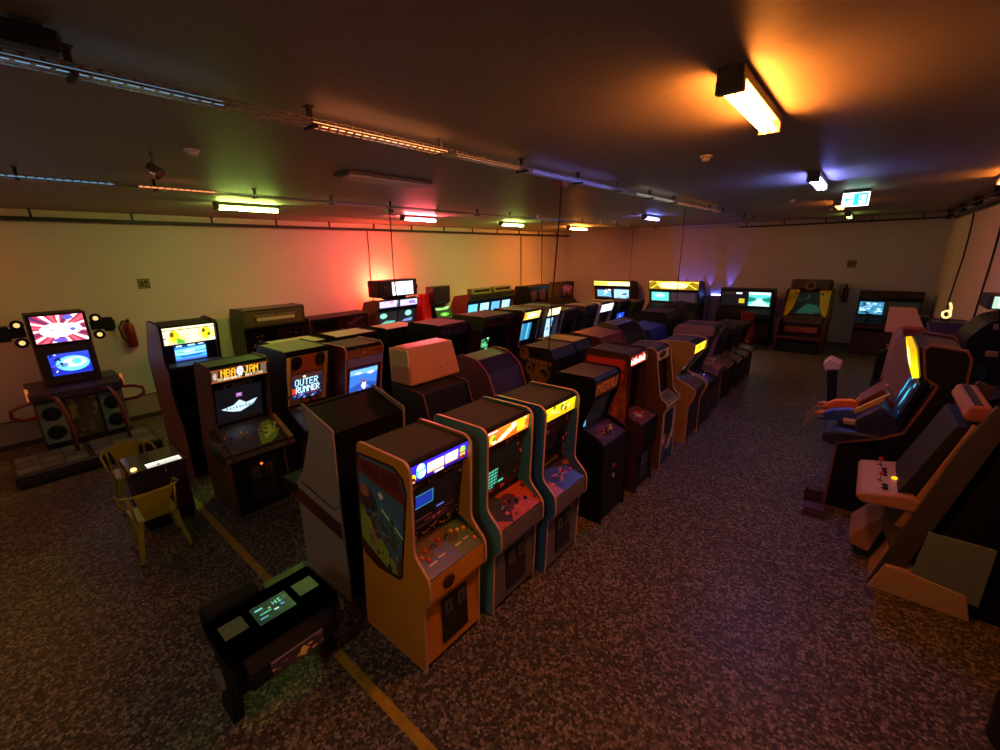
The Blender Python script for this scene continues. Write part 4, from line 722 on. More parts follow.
up.ell(.45, .55, .34, .26, 'ffffff').ell(.72, .52, .2, .2, 'f4f4ff').ell(.74, .55, .06, .06, '5060b0').rect(.32, .52, .40, .57, '8090b0').rect(.46, .52, .55, .56, '8090b0').ell(.70, .10, .1, .08, '5058c0').ell(.45, .92, .14, .07, '5a50c8')
pic('upper_screen', up, (.035, -.29, 2.19), (0, .58, 0), (0, 0, -.41), lit(2.0), r_, .02)
for s in (-1, 1):
    a_ = MB().box(-.12, -.02, min(s*.36, s*.66), max(s*.36, s*.66), 1.90, 2.04).box(-.16, .0, s*.58-.06, s*.58+.06, 1.86, 2.08).build('lamp_arm', BLK, r_, .01)
    for z in (2.09, 1.83):
        l_ = MB().lathe([(.03, -.06), (.07, 0), (.075, .05), (.068, .055)], (-.02, s*.43, z), 18, (1, 0, 0)).build('spotlight', BLK, a_)
        MB().lathe([(.036, .0), (.03, .02), (.01, .03)], (.03, s*.43, z), 18, (1, 0, 0)).build('lamp_lens', glow('warm_lens', (1, .66, .2), 1.1), a_)
pl = MB().box(.22, 1.12, -.92, .70, 0.04, .20).box(.25, 1.08, -.9, .68, .0, .05).build('dance_stage', M('stage_metal', '3a3438', .35, .5), r_, .02)
for cyy in (-.52, .28):
    for i in range(3):
        for j in range(3):
            mt = M('pad_arrow', '5c5664', .35, .3) if (i+j) % 2 else M('pad_steel', '7a7674', .35, .5)
            MB().box(.29+i*.26, .53+i*.26, cyy-.36+j*.245, cyy-.13+j*.245, .20, .208).build('dance_pad', mt, pl)
for cyy in (-.26, .36):
    MB().tube([(.62, cyy+.03, .2), (.62, cyy+.03, .60), (.58, cyy+.02, .80), (.48, cyy, .93), (.34, cyy-.02, 1.0), (.1, cyy-.1, .98)], .026, 10).build('safety_rail', PINK, r_)
for s in (-1, 1): MB().tube([(.06, s*.50, .94), (.15, s*.66, .93), (.2, s*.76, .89), (.2, s*.77, .79), (.15, s*.67, .72), (.06, s*.50, .70)], .026, 10).build('side_handle', PINK, r_)
def wide(pr_name, base, h, **k): PROF[pr_name] = dict(PROF[base], **k)
PROF['driver'] = dict(side=[(-.85, 0), (-.85, 1.5), (-.70, 1.97), (-.04, 1.97), (-.02, 1.93), (-.06, 1.60), (-.14, 1.55), (-.20, 1.05), (.12, .92), (.12, .80), (0, .72), (0, 0)],
    body=[(-.83, .05), (-.83, 1.5), (-.69, 1.95), (-.06, 1.95), (-.05, 1.92), (-.08, 1.60), (-.16, 1.55), (-.22, 1.06), (.09, .91), (.09, .80), (-.02, .71), (-.02, .05)],
    marq=((-.05, 1.93), (-.08, 1.60)), bez=((-.16, 1.54), (-.22, 1.08)), cp=((-.20, 1.05), (.08, .925)), cpf=((.09, .90), (.09, .81)), low=((-.02, .70), (-.02, .06)), keep=(0, 11), rr=.07)
def wheel(root, x, y, z, r=.15, tilt=.7):
    w_ = MB(); n = Vector((math.sin(tilt), 0, math.cos(tilt))); a = Vector((math.cos(tilt), 0, -math.sin(tilt))); b = Vector((0, 1, 0)); c_ = Vector((x, y, z)); N = 22
    w_.tube([c_+(a*math.cos(2*PI*k/N)+b*math.sin(2*PI*k/N))*r for k in range(N+1)], .014, 8)
    for k in range(3): t = PI/2+k*2*PI/3; w_.tube([c_, c_+(a*math.cos(t)+b*math.sin(t))*r], .011, 6)
    w_.lathe([(.03, -.1), (.03, 0), (.045, .005), (.04, .02)], c_, 12, n); return w_.build('steering_wheel', RUB, root)
mt_ = Cv(110, 34, '50482c').noise(.03, 3).rect(.2, .44, .84, .66, 'b8b088').rect(.16, .40, .2, .72, '2c2818').rect(.84, .40, .88, .72, '2c2818').rect(.18, .30, .5, .36, '8a8060').rect(.55, .28, .86, .34, '8a8060').rect(0, .9, 1, 1, '3a3420')
bzd = Cv(100, 40, '0c0a0a').blobs(30, ['6a5040', 'a09080', '3a3430', 'c0a040', '502820'], 8, (.008, .02), (.05, .1, .95, .8))
o = arcade('driver', 'wide black driving machine with olive header and white tube strip, by the left wall', 'arcade machine', -9.42, 3.88, 0, 1.25, side=M('olive_side', '3c3424', .5), trim=None, front=BLK, marq=mt_, bez=bzd, srec=(.30, .70, .1, .9), cp=BLK2, sticks=(), coin=False, top=M('olive_top', '6a6450', .6)); wheel(o, .05, -.3, 1.12); wheel(o, .05, .3, 1.12)
PROF['twin'] = dict(side=[(-.80, 0), (-.80, 1.35), (-.65, 1.64), (-.08, 1.64), (-.05, 1.60), (-.10, 1.05), (.15, .88), (.15, .78), (0, .7), (0, 0)],
    body=[(-.78, .05), (-.78, 1.35), (-.64, 1.62), (-.09, 1.62), (-.075, 1.59), (-.12, 1.06), (.12, .88), (.12, .78), (-.02, .69), (-.02, .05)], marq=None, bez=((-.07, 1.60), (-.12, 1.10)), cp=((-.11, 1.05), (.11, .895)), cpf=((.12, .87), (.12, .79)), low=((-.02, .68), (-.02, .06)), keep=(0, 9), rr=.06)
bzt = Cv(120, 40, '0e0a0c').rect(.02, .06, .47, .94, '1c1214').rect(.53, .06, .98, .94, '1e1216').poly([(.1, .5), (.35, .15), (.45, .2), (.2, .55)], '38242c').poly([(.6, .4), (.8, .1), (.95, .12), (.7, .5)], '38242c').blobs(14, ['50404c', '6a5a60', '302028'], 4, (.008, .02), (.05, .5, .9, .9))  # slanted shapes paint reflections onto the two dark screens
o = arcade('twin', 'low twin driving machine with two dark screens before the red wall glow', 'arcade machine', -9.42, 5.36, 0, 1.52, side=M('rust_side', '5a2420', .5), trim=None, front=BLK, bez=bzt, srec=(.06, .44, .1, .9), cp=BLK2, sticks=(), coin=False); wheel(o, .1, -.38, 1.08); wheel(o, .1, .38, 1.08)
# twin-screen dance-like machine with top screen
PROF['tower'] = dict(side=[(-.80, 0), (-.85, 1.5), (-.70, 1.80), (-.2, 1.88), (-.02, 1.86), (-.04, 1.66), (-.14, 1.60), (-.22, 1.12), (.15, .92), (.15, .80), (0, .72), (0, 0)],
    body=[(-.78, .05), (-.83, 1.49), (-.69, 1.78), (-.2, 1.86), (-.05, 1.84), (-.07, 1.66), (-.16, 1.60), (-.24, 1.12), (.12, .91), (.12, .80), (-.02, .71), (-.02, .05)], marq=((-.05, 1.84), (-.07, 1.67)), bez=((-.15, 1.60), (-.24, 1.13)), cp=((-.22, 1.11), (.11, .925)), cpf=((.12, .90), (.12, .81)), low=((-.02, .70), (-.02, .06)), keep=(0, 11), rr=.06)
m4 = Cv(110, 20, '101018').rect(.02, .05, .47, .95, 'b8b0e0').rect(.53, .05, .98, .95, 'c0b8e8').blobs(10, ['ffffff', 'e090b0', '8070c0'], 3, (.03, .07), (.05, .2, .95, .8)).rect(.47, 0, .53, 1, '101018')
b4 = Cv(110, 60, '0a0c10').rect(.04, .1, .46, .9, '0c1c20').rect(.54, .1, .96, .9, '0c1a24').ell(.14, .3, .09, .16, '90e8c8').ell(.80, .28, .09, .18, '90e8e0').poly([(.05, .8), (.2, .62), (.45, .66), (.4, .85)], '58b8b0').poly([(.58, .82), (.7, .66), (.92, .6), (.9, .8)], '7090d0')
o = arcade('tower', 'machine with a lit screen on top and two lit headers below, at the red glow', 'arcade machine', -9.38, 7.05, 0, 1.30, side=M('painted_bronze_side', '5a3c24', .5, var=.5, scale=5), trim=None, front=BLK, marq=m4, mlit=2.0, bez=BLK2, scr=b4, slit=1.4, srec=(.02, .98, .05, .95), cp=BLK2, sticks=((.2, .5), (.7, .5)))
h_ = MB().box(-.5, -.02, -.62, .62, 1.93, 2.36).box(-.4, -.12, -.3, .3, 1.86, 1.94).build('top_housing', BLK, o, .03)
pic('top_screen', Cv(70, 44, 'f0f4ff').blobs(16, ['ffffff', 'e8b0c8', '98c8b8', 'c0d0f0'], 6, (.05, .12)), (.0, -.20, 2.31), (0, .66, 0), (0, 0, -.34), lit(1.9), h_, .03)
for y in (-.42, .53): MB().lathe([(.09, 0), (.09, .02), (.03, .01)], (-.02, y, 2.15), 16, (1, 0, 0)).build('speaker_cone', BLK2, h_)
# red machine with green screen
r_ = thing('arcade_cabinet', 'machine with red shell, dark square header and green lit screen by the left wall', 'arcade machine', (-9.3, 8.5, 0), 0)
MB().prism([(-.8, 0), (-.85, 1.3), (-.5, 1.9), (-.35, 1.9), (-.3, 1.2), (.1, .9), (.1, 0)], -.50, -.18).build('red_shell', M('bright_red_shell', 'b01c18', .35), r_, .04)
MB().prism([(-.7, 0), (-.7, 1.62), (-.25, 1.5), (-.05, 1.05), (.2, .9), (.1, 0)], -.17, .44).build('body', BLK, r_, .02)
MB().prism([(-.5, 1.62), (-.5, 2.08), (-.1, 2.10), (-.12, 1.62), (-.25, 1.56)], -.22, .40).build('header_box', M('dark_box', '1c1616', .5), r_, .03)
pic('screen', Cv(50, 50, '1c4418').ell(.5, .5, .3, .12, '60d838').poly([(0, .05), (.5, .1), (.8, 0), (1, .02), (.8, .2), (.4, .22), (0, .2)], 'b8f890').ell(.48, .52, .15, .06, 'b8ff70').noise(.03, 1), (-.20, -.15, 1.50), (0, .58, 0), (.17, 0, -.44), lit(1.1), r_, .02)
# four-seat racer
PROF['quad'] = dict(PROF['tower'], marq=((-.05, 1.84), (-.07, 1.67)))
bq = Cv(200, 40, '0a141c')
for k in range(4): bq.rect(.03+k*.245, .08, .215+k*.245, .92, ['60c8f0', 'a8e8ff', '58b0f0', 'b0e0ff'][k]).blobs(6, ['d8f8ff', '80c8f0', '70b0e0'], k, (.01, .025), (.05+k*.245, .2, .2+k*.245, .9))
mqd = Cv(200, 24, '1a1c14')
for k in range(4): mqd.rect(.02+k*.245, .1, .235+k*.245, .9, '4a5030').rect(.04+k*.245, .25, .21+k*.245, .75, '161810')
o = arcade('quad', 'long four-seat racing machine with four cyan screens by the left wall', 'arcade machine', -9.3, 10.75, 0, 2.3, sz=.94, side=M('pink_red_side', '8a3030', .45), trim=None, front=BLK, marq=mqd, bez=BLK2, scr=bq, slit=1.6, srec=(.01, .99, .08, .92), cp=BLK2, sticks=(), coin=False)
for k in range(4): wheel(o, .08, -.86+k*.57, 1.0, .13)
for y in (-.52, .52):
    MB().prism([(-.3, 1.70), (-.28, 1.92), (-.08, 1.92), (-.04, 1.74)], y-.46, y+.46).build('header_plate', M('olive_header', '6a7040', .5), o, .02); MB().box(-.075, -.055, y-.36, y+.36, 1.79, 1.88).build('header_window', BLK, o)
for yy, w_, l, sd in ((13.35, 1.3, 'dark angular machine with two lighter windows before the orange wall patch', BLK), (15.4, .95, 'small dark angular machine in the far left corner', BLK2)):
    o = arcade('twin', l, 'arcade machine', -9.3, yy, 0, w_, sz=1.1, side=sd, trim=None, front=BLK, bez=Cv(60, 30, '120e0e').poly([(.1, .3), (.42, .2), (.46, .9), (.2, .9)], '4a3430').poly([(.55, .2), (.88, .25), (.9, .9), (.6, .9)], '4a3a34'), srec=(.4, .6, .8, .9), cp=BLK2, sticks=(), coin=False)
# cockpit with yellow header left of NBA JAM
mqe = Cv(110, 34, 'f8ecc0').blobs(14, ['fff8e0', 'f8e080', 'f0f0e0'], 2, (.04, .1)).ell(.2, .5, .09, .34, 'f0c818').ell(.16, .4, .04, .15, '6a5008').ell(.82, .48, .10, .36, 'f0cc20').ell(.78, .35, .03, .12, '504008').ell(.88, .6, .03, .1, '5a4a10').poly([(.22, 1), (.26, .62), (.40, .85), (.38, 1)], '50b030').blobs(10, ['907040', 'c8a030', '403010'], 9, (.01, .03), (0, .1, .2, 1)).rect(.4, .82, .8, .95, 'f0c8a8').blobs(9, ['e0b848', 'f0d070'], 12, (.015, .03), (.36, .2, .7, .6))
sce = Cv(90, 60, '2898d8').grad('3088d0', '4ac0f0').rect(0, .0, 1, .16, '183878').rect(.06, .02, .24, .12, 'd0f0ff').rect(.42, .0, .66, .13, 'b0f0f0').rect(.76, .0, .94, .1, 'e0f8ff').poly([(0, .3), (1, .2), (1, .42), (0, .46)], '88e0ff').poly([(0, .5), (1, .52), (1, .6), (.3, .66), (0, .6)], 'a8ecff').poly([(.1, .68), (.9, .64), (.8, .78), (.2, .8)], '2070c0').ell(.45, .42, .2, .08, 'c8f8ff').rect(0, .85, 1, 1, '5070e0')
r_ = thing('arcade_cabinet', 'tall open-fronted cockpit machine with yellow lit header, right of the dance machine', 'arcade machine', (-6.98, 1.72, 0), 0)
sp_ = rounded([(-1.0, 0), (-1.0, 1.6), (-.55, 2.16), (-.05, 2.14), (0, 2.08), (-.05, 1.84), (-.1, 1.62), (.02, 1.5), (-.08, 1.25), (.0, .95), (.14, .75), (.14, 0)], .05, (0, 11))
for s in (-1, 1):
    y0, y1 = (-.34, -.31) if s < 0 else (.31, .34)
    p_ = MB().prism(sp_, y0, y1).build('side_panel', M('figured_tan_side', '7a4c38', .5, var=.45, scale=4), r_); MB().ring(offset(sp_, .004), offset(sp_, -.004), y0-.002, y1+.002).build('edge_trim', BLK2, p_)
MB().prism([(-.98, .05), (-.98, 1.58), (-.55, 2.13), (-.06, 2.11), (-.04, 2.06), (-.08, 1.84), (-.16, 1.82), (-.2, 1.62), (.0, 1.56), (.0, 1.5), (-.5, 1.4), (-.55, .45), (.05, .4), (.05, .05)], -.312, .312).build('body', BLK, r_)
q = face_pic('marquee', mqe, (-.045, 2.09), (-.085, 1.86), -.30, .30, lit(1.7), r_, .01)
b_ = face_slab('bezel', (-.13, 1.85), (-.19, 1.60), -.30, .30, M('navy_bezel', '101c38', .3), r_, .01); face_pic('screen', sce, (-.12, 1.85), (-.18, 1.60), -.30, .30, lit(1.5), b_, .005, (.18, .80, .04, .98))
face_slab('ledge', (-.17, 1.59), (.02, 1.555), -.31, .31, M('grey_ledge', '5a585c', .4), r_, .015); wheel(r_, -.3, 0, 1.05, .15)
MB().prism([(-.5, .45), (-.5, .98), (-.2, .98), (-.1, .9), (-.1, .8), (-.35, .7), (-.35, .45)], -.3, .3).build('dash', BLK2, r_, .01)
# ------------------------------------------------------------------ machines at the far wall, fronts to the viewer
def far(pr, label, X, Y, w_, **k): return arcade(pr, label, 'arcade machine', X, Y, -PI/2, w_, **k)
b9 = Cv(70, 50, '0a0c12').rect(.05, .2, .46, .8, '70b8e0').rect(.54, .12, .97, .9, 'a8e0ff').blobs(16, ['ffffff', '80a8e0', '405070'], 3, (.03, .07), (.05, .2, .95, .9))
mm = Cv(80, 30, 'f8e860').rect(0, .3, .3, .5, 'a08820').rect(.4, .3, 1, .85, 'fffbe8').rect(0, .55, .2, .62, '605010').rect(.8, .55, 1, .62, 'a09030')
far('tower', 'far wall machine with yellow-white lit header box and two bluish screens', -7.7, 15.85, 1.55, side=M('dusky_red_side', '3a1c1c', .5), trim=None, front=BLK, marq=mm, mlit=2.2, bez=BLK2, scr=b9, slit=1.5, srec=(.02, .98, .05, .95), cp=BLK2, sticks=(), coin=False)
my = Cv(110, 40, 'f8a828').grad('f8b838', 'f89020').ell(.5, .5, .3, .4, 'fff0a0').poly([(0, 1), (0, .2), (.12, 0), (.26, 1)], '786010').poly([(1, 1), (1, .3), (.86, .05), (.72, 1)], '786010').line(.04, .9, .18, .4, .02, 'e0c030').line(.96, .9, .82, .4, .02, 'e0c030').rect(0, .93, 1, 1, '604010')
b10 = Cv(80, 50, '0c1012').rect(.02, .08, .40, .88, '58d8c8').ell(.2, .35, .12, .2, 'b0fff0').rect(.44, .1, .96, .9, '30202c')
PROF['yellowtop'] = dict(PROF['tower'], side=[(-.80, 0), (-.85, 1.5), (-.70, 1.85), (-.2, 1.93), (-.02, 1.93), (-.04, 1.58), (-.14, 1.55), (-.22, 1.12), (.15, .92), (.15, .80), (0, .72), (0, 0)],
    body=[(-.78, .05), (-.83, 1.49), (-.69, 1.83), (-.2, 1.91), (-.05, 1.91), (-.07, 1.58), (-.16, 1.55), (-.24, 1.12), (.12, .91), (.12, .80), (-.02, .71), (-.02, .05)], marq=((-.045, 1.90), (-.07, 1.61)), bez=((-.15, 1.55), (-.24, 1.13)))
far('yellowtop', 'far wall racing machine under a big glowing yellow-orange header', -5.3, 15.75, 1.75, side=BLK, trim=None, front=BLK, marq=my, mlit=2.2, bez=BLK2, scr=b10, slit=1.6, srec=(.02, .98, .05, .95), cp=BLK2, sticks=(), coin=False)
b11 = Cv(90, 60, '0a0c12').rect(.56, .04, .98, .95, '58d0c8').rect(.56, .06, .98, .22, 'e8fff8').poly([(.56, .95), (.77, .4), (.98, .95)], 'c0f8f0').poly([(.56, .35), (.7, .45), (.7, .6), (.56, .7)], '10806c').poly([(.98, .35), (.84, .45), (.84, .6), (.98, .7)], '10806c').rect(.3, .1, .42, .2, 'e8f0ff').rect(.36, .5, .48, .8, 'c8b020').rect(.05, .12, .25, .2, '302020')
o = far('twin', 'far wall twin racing machine with a cyan screen on its right half', -2.95, 15.6, 1.50, sz=1.06, side=M('dim_violet_side', '1c1620', .5), trim=None, front=BLK, top=M('brown_top', '3a302a', .6), bez=BLK2, scr=b11, slit=1.5, srec=(.02, .98, .08, .97), cp=BLK2, sticks=(), coin=False)
for y, m_, l in ((.33, M('red_seat', '6a1818', .5), 'red seat'), (-.4, BLK, None)):
    s_ = MB().hexa([(.5, y-.2, .3), (.95, y-.2, .3), (.95, y+.2, .3), (.5, y+.2, .3), (.5, y-.22, .42), (.92, y-.22, .42), (.92, y+.22, .42), (.5, y+.22, .42)]).hexa([(.88, y-.2, .35), (.98, y-.2, .35), (.98, y+.2, .35), (.88, y+.2, .35), (1.0, y-.17, 1.15), (1.08, y-.17, 1.15), (1.08, y+.17, 1.15), (1.0, y+.17, 1.15)]).box(.1, 1.0, y-.15, y+.15, 0, .3).build('seat', m_, o, .03)
    if l: s_['label'] = l
r_ = thing('arcade_cabinet', 'dark red far wall cockpit machine with yellow side wings and dim green screen', 'arcade machine', (-1.33, 15.3, 0), -PI/2)
MB().prism([(-1.3, 0), (-1.3, 1.2), (-1.15, 1.95), (-.95, 2.02), (-.8, 1.7), (-.35, .95), (0, .9), (.0, 0)], -.52, .52).build('body', M('dark_green_shell', '14160f', .5), r_, .03)
RS = M('dark_red_shell', '4a1410', .4)
for s in (-1, 1):
    MB().prism([(-1.15, 0), (-1.15, 1.3), (-.9, 1.75), (-.3, 1.0), (.35, .88), (.35, 0)], s*.56-.04, s*.56+.04).build('side_panel', RS, r_, .02)
    P3 = [(-.86, s*.52, 1.72), (-.86, s*.24, 1.74), (-.50, s*.33, 1.22), (-.34, s*.44, .98), (-.34, s*.52, .98)]
    m_ = MB(); n = m_.add([(x+.06, y, z) for x, y, z in P3]+[(x-.12, y, z-.05) for x, y, z in P3]); k = 5; m_.face(*(range(n, n+k) if s < 0 else reversed(range(n, n+k)))); m_.face(*[n+k+i for i in (range(k) if s > 0 else reversed(range(k)))])
    for i in range(k): j = (i+1) % k; m_.face(n+i, n+k+i, n+k+j, n+j)
    m_.build('yellow_wing', M('yellow_wing', 'b89c10', .4), r_)
pic('screen', Cv(50, 40, '0e1c1a').poly([(.2, .9), (.5, .5), (.9, .6), (1, .9)], '2a6a58').ell(.3, .3, .2, .12, '18302a').ell(.5, .2, .05, .1, '40584c').rect(.2, .93, .8, .97, '5a8a78'), (-.73, -.36, 1.64), (0, .72, 0), (.36, 0, -.60), lit(.35), r_, .02)
hd = MB().prism([(-1.1, 1.72), (-1.1, 2.02), (-.72, 2.02), (-.72, 1.74)], -.50, .50).build('header', M('brown_header', '3a2e20', .5), r_, .05)
MB().lathe([(.15, 0), (.15, .01), (.13, .012), (.1, .004)], (-.72, 0, 1.86), 20, (1, 0, 0)).build('emblem', M('emblem_brown', '6a4a34', .4), hd)
MB().lathe([(.07, 0), (.05, .01)], (-.708, 0, 1.86), 20, (1, 0, 0)).build('emblem_centre', M('emblem_dark', '2a140e', .4), hd)
c_ = MB().prism([(-.35, .95), (-.3, 1.02), (.05, .95), (.1, .82), (-.3, .85)], -.48, .48).build('dashboard', M('dash_brown', '3a2018', .4), r_, .02)
pic('dash_lettering', Cv(80, 16, '2a1812').blobs(12, ['8a7a68', '6a5a50'], 4, (.02, .04), (.1, .15, .9, .55)).blobs(8, ['5a4a40'], 6, (.01, .02), (.2, .7, .8, .9)), (.02, -.38, .955), (0, .76, 0), (.07, 0, -.13), printed(.4), c_, .006)
MB().box(.0, .1, -.42, .42, .55, .72).build('orange_panel', M('rust_panel', '8a3c20', .4), r_, .02); MB().box(.05, .36, -.52, .52, .36, .46).build('red_step', RS, r_, .02); MB().box(.0, .42, -.54, .54, .0, .3).build('base', BLK, r_, .02)
bz_ = Cv(90, 50, '0c0e0e').rect(.02, .1, .42, .9, '4090b8').blobs(22, ['b8e8ff', '204860', '80c0e0', '102830'], 9, (.02, .06), (.04, .15, .40, .85)).rect(.5, .1, .96, .9, '181410')
PROF['strip'] = dict(PROF['tower'], marq=((-.05, 1.84), (-.07, 1.67)))
o = far('strip', 'wide far wall machine with bluish screen and brown header strip, right of the extinguisher', .50, 15.7, 1.32, sz=.95, side=M('olive_dim_side', '2c2618', .5), trim=None, front=BROWN, marq=Cv(60, 20, '3a3018').blobs(12, ['2a2212', '4a3c20'], 3, (.04, .1)), bez=BLK2, scr=bz_, slit=1.3, srec=(.01, .99, .04, .98), cp=BLK2, sticks=(), coin=False); wheel(o, .1, -.38, 1.05)
# ------------------------------------------------------------------ right side machines, fronts to the left
BEI = M('warm_beige_laminate', '9a6a48', .5); DSL = M('dark_slab', '3c342c', .55); PKP = M('pink_plate', '8a4a44', .45)
r_ = thing('arcade_cabinet', 'beige sit-down cabinet with a long dark leaning side board, nearest on the right', 'arcade machine', (.36, 5.02, 0), PI)
# local +x is towards the aisle (world -x), local +y is the side towards the viewer
for s in (-1, 1):
    y0, y1 = (.38, .42) if s > 0 else (-.42, -.38)
    MB().prism([(-.05, 0), (-.20, 0), (-.62, 1.76), (-.50, 1.80), (-.38, 1.45)], y0, y1).build('side_board', DSL, r_, .006)
    MB().prism([(-.14, .62), (-.19, .62), (-.49, 1.62), (-.42, 1.62)], y0-.03 if s > 0 else y1, y0 if s > 0 else y1+.03).build('inner_board', BEI, r_, .004)
MB().prism([(-.25, .0), (-.45, .75), (-.66, 1.70), (-1.15, 1.70), (-1.15, 0)], -.379, .379).build('body', BLK, r_)
MB().prism([(-.10, .88), (-.34, 1.58), (-.50, 1.60), (-.28, .88)], -.34, .34).build('monitor_bezel', BLK2, r_, .01)
pic('screen', Cv(60, 50, '0c0c10').blobs(10, ['1c1820', '241c20'], 3, (.1, .2)).rect(.72, .06, .9, .12, '50c8f8').rect(.5, .2, .56, .25, '40b8f0').rect(.6, .38, .64, .41, '8090d0').ell(.86, .85, .02, .03, 'b08080'), (-.322, -.27, 1.50), (0, .54, 0), (.19, 0, -.55), lit(.8), r_, .02)
MB().prism([(-.38, 1.64), (-.35, 1.68), (-.38, 1.77), (-.50, 1.77), (-.54, 1.64)], -.37, .37).build('header_hood', PKP, r_, .02)
MB().prism([(-.40, 1.77), (-.45, 1.77), (-.45, 1.773), (-.40, 1.773)], -.32, .34).build('header_slot', BLK2, r_)
cpn2 = MB().prism([(.14, .86), (.16, .82), (.11, .76), (-.26, .79), (-.26, .90), (-.20, .93)], -.40, .40).build('control_panel', M('pinkish_beige_panel', 'a8705a', .4), r_, .03)
pt = Cv(60, 60, 'a8705a').poly([(.02, .1), (.98, .1), (.98, .5), (.02, .5)], '7a6a50').blobs(16, ['3a2c28', '5a3c38', '8a4c40'], 12, (.03, .07)).rect(.55, .3, .62, .7, 'f8c830').rect(.6, .5, .68, .62, 'f8d040')
for u, v in ((.0, -.25), (.0, .12)): stick(cpn2, Vector((u, v, .895)), Vector((0, 0, 1)), RED)
for v in (-.14, -.07, 0, .23, .30): button(cpn2, Vector((-.03, v, .905)), Vector((0, 0, 1)), BLK, .018)
button(cpn2, Vector((-.10, .05, .915)), Vector((0, 0, 1)), M('lit_yellow_button', 'f8c020', .3, emit=1.5), .022)
MB().prism([(-.06, .77), (-.08, .5), (-.22, .2), (-.40, .5), (-.36, .77)], -.26, .26).build('pedestal', M('dim_beige', '5c4636', .6), r_, .02)
ba = MB().prism([(-.06, .0), (-.14, .26), (-.24, .27), (-.64, .22), (-.70, 0)], .0, .46).build('base_plinth', M('beige_plinth', 'b48e64', .5), r_, .01)
MB().prism([(.12, .22), (-.08, .52), (-.14, .52), (-.04, .1), (.10, .14)], -.42, .05).build('kick_wing', BEI, r_, .01)
MB().prism([(-.30, .22), (-.34, .68), (-.72, .68), (-.72, .15)], .425, .45).build('green_panel', M('grey_green_panel', '6a7466', .6), r_, .004)
# gun game with yellow header
r_ = thing('arcade_cabinet', 'gun shooting machine with yellow lit header, blue and red console and mounted guns', 'arcade machine', (0, 6.36, 0), PI)
gp = [(-1.10, 0), (-1.10, 1.05), (-.88, 1.50), (-.86, 1.90), (-.82, 1.97), (-.56, 2.0), (-.52, 1.95), (-.58, 1.66), (-.68, 1.60), (-.66, 1.50), (-.52, 1.05), (-.36, .95), (.0, .80), (.0, 0)]
for s in (-1, 1):
    y0, y1 = (.43, .46) if s > 0 else (-.46, -.43)
    p_ = MB().prism(gp, y0, y1).build('side_panel', BLK, r_); MB().ring(offset(gp, .008), offset(gp, -.012), y0-.004, y1+.004).build('edge_trim', M('dusty_pink_trim', '7a4a40', .45), p_)
MB().prism([(-1.08, .05), (-1.08, 1.04), (-.86, 1.49), (-.84, 1.89), (-.81, 1.95), (-.57, 1.975), (-.48, 1.96), (-.55, 1.66), (-.66, 1.62), (-.62, 1.5), (-.50, 1.1), (-.5, .9), (-.03, .78), (-.03, .05)], -.431, .431).build('body', BLK, r_)
mb_ = Cv(64, 50, 'f8d418').rect(0, 0, 1, .05, 'c89008').ell(.5, .5, .36, .34, 'fff4b0').poly([(.42, .78), (.36, .6), (.44, .5), (.38, .4), (.46, .28), (.5, .36), (.56, .24), (.6, .4), (.66, .45), (.58, .55), (.62, .7), (.54, .64), (.5, .8)], '5030a0').blobs(8, ['4a2890', 'f8e060', 'e0a810'], 5, (.02, .04), (.34, .3, .66, .9)).rect(0, .94, .4, 1, 'c08810')
face_pic('marquee', mb_, (-.47, 1.945), (-.54, 1.655), -.43, .43, lit(2.0), r_, .05)
gs = Cv(70, 60, '081020').poly([(.05, .2), (.3, .05), (.42, .5), (.1, .95)], '103050').poly([(.1, .3), (.2, .15), (.26, .4), (.12, .8)], '38b0d8').poly([(.5, .2), (.8, .1), (.9, .6), (.6, .9)], '103040').poly([(.58, .4), (.72, .2), (.76, .5), (.62, .8)], '48c8d8').rect(.3, .02, .42, .12, '58c8ff').rect(.84, .04, .95, .14, '50c0ff').blobs(8, ['80e0ff', '2080c0'], 4, (.01, .03))
b_ = face_slab('bezel', (-.61, 1.58), (-.49, 1.12), -.42, .42, M('blue_black_bezel', '0c1024', .3), r_, .05); face_pic('screen', gs, (-.60, 1.58), (-.48, 1.12), -.42, .42, lit(1.3), b_, .05, (.1, .9, .05, .95))
RB = M('red_console', '6a1c1c', .4); BB = M('blue_console', '1c2050', .4)
MB().prism([(-.5, 1.12), (-.32, 1.40), (-.12, 1.18), (-.16, .95), (-.5, .92)], -.43, -.02).build('monitor_cheek', RB, r_, .02); MB().prism([(-.5, 1.10), (-.32, 1.30), (-.12, 1.10), (-.16, .92), (-.5, .9)], .02, .43).build('monitor_cheek', BB, r_, .02)
for y in (-.22, .22): MB().prism([(-.36, 1.40), (-.10, 1.16), (-.10, 1.11), (-.3, 1.28)], y-.03, y+.03).build('arrow_stripe', M('pale_orange_stripe', 'c89050', .4), r_)
MB().prism([(-.4, .80), (-.38, .98), (.02, .96), (.14, .88), (.14, .78), (.0, .76)], -.46, .46).build('console', BB, r_, .03)
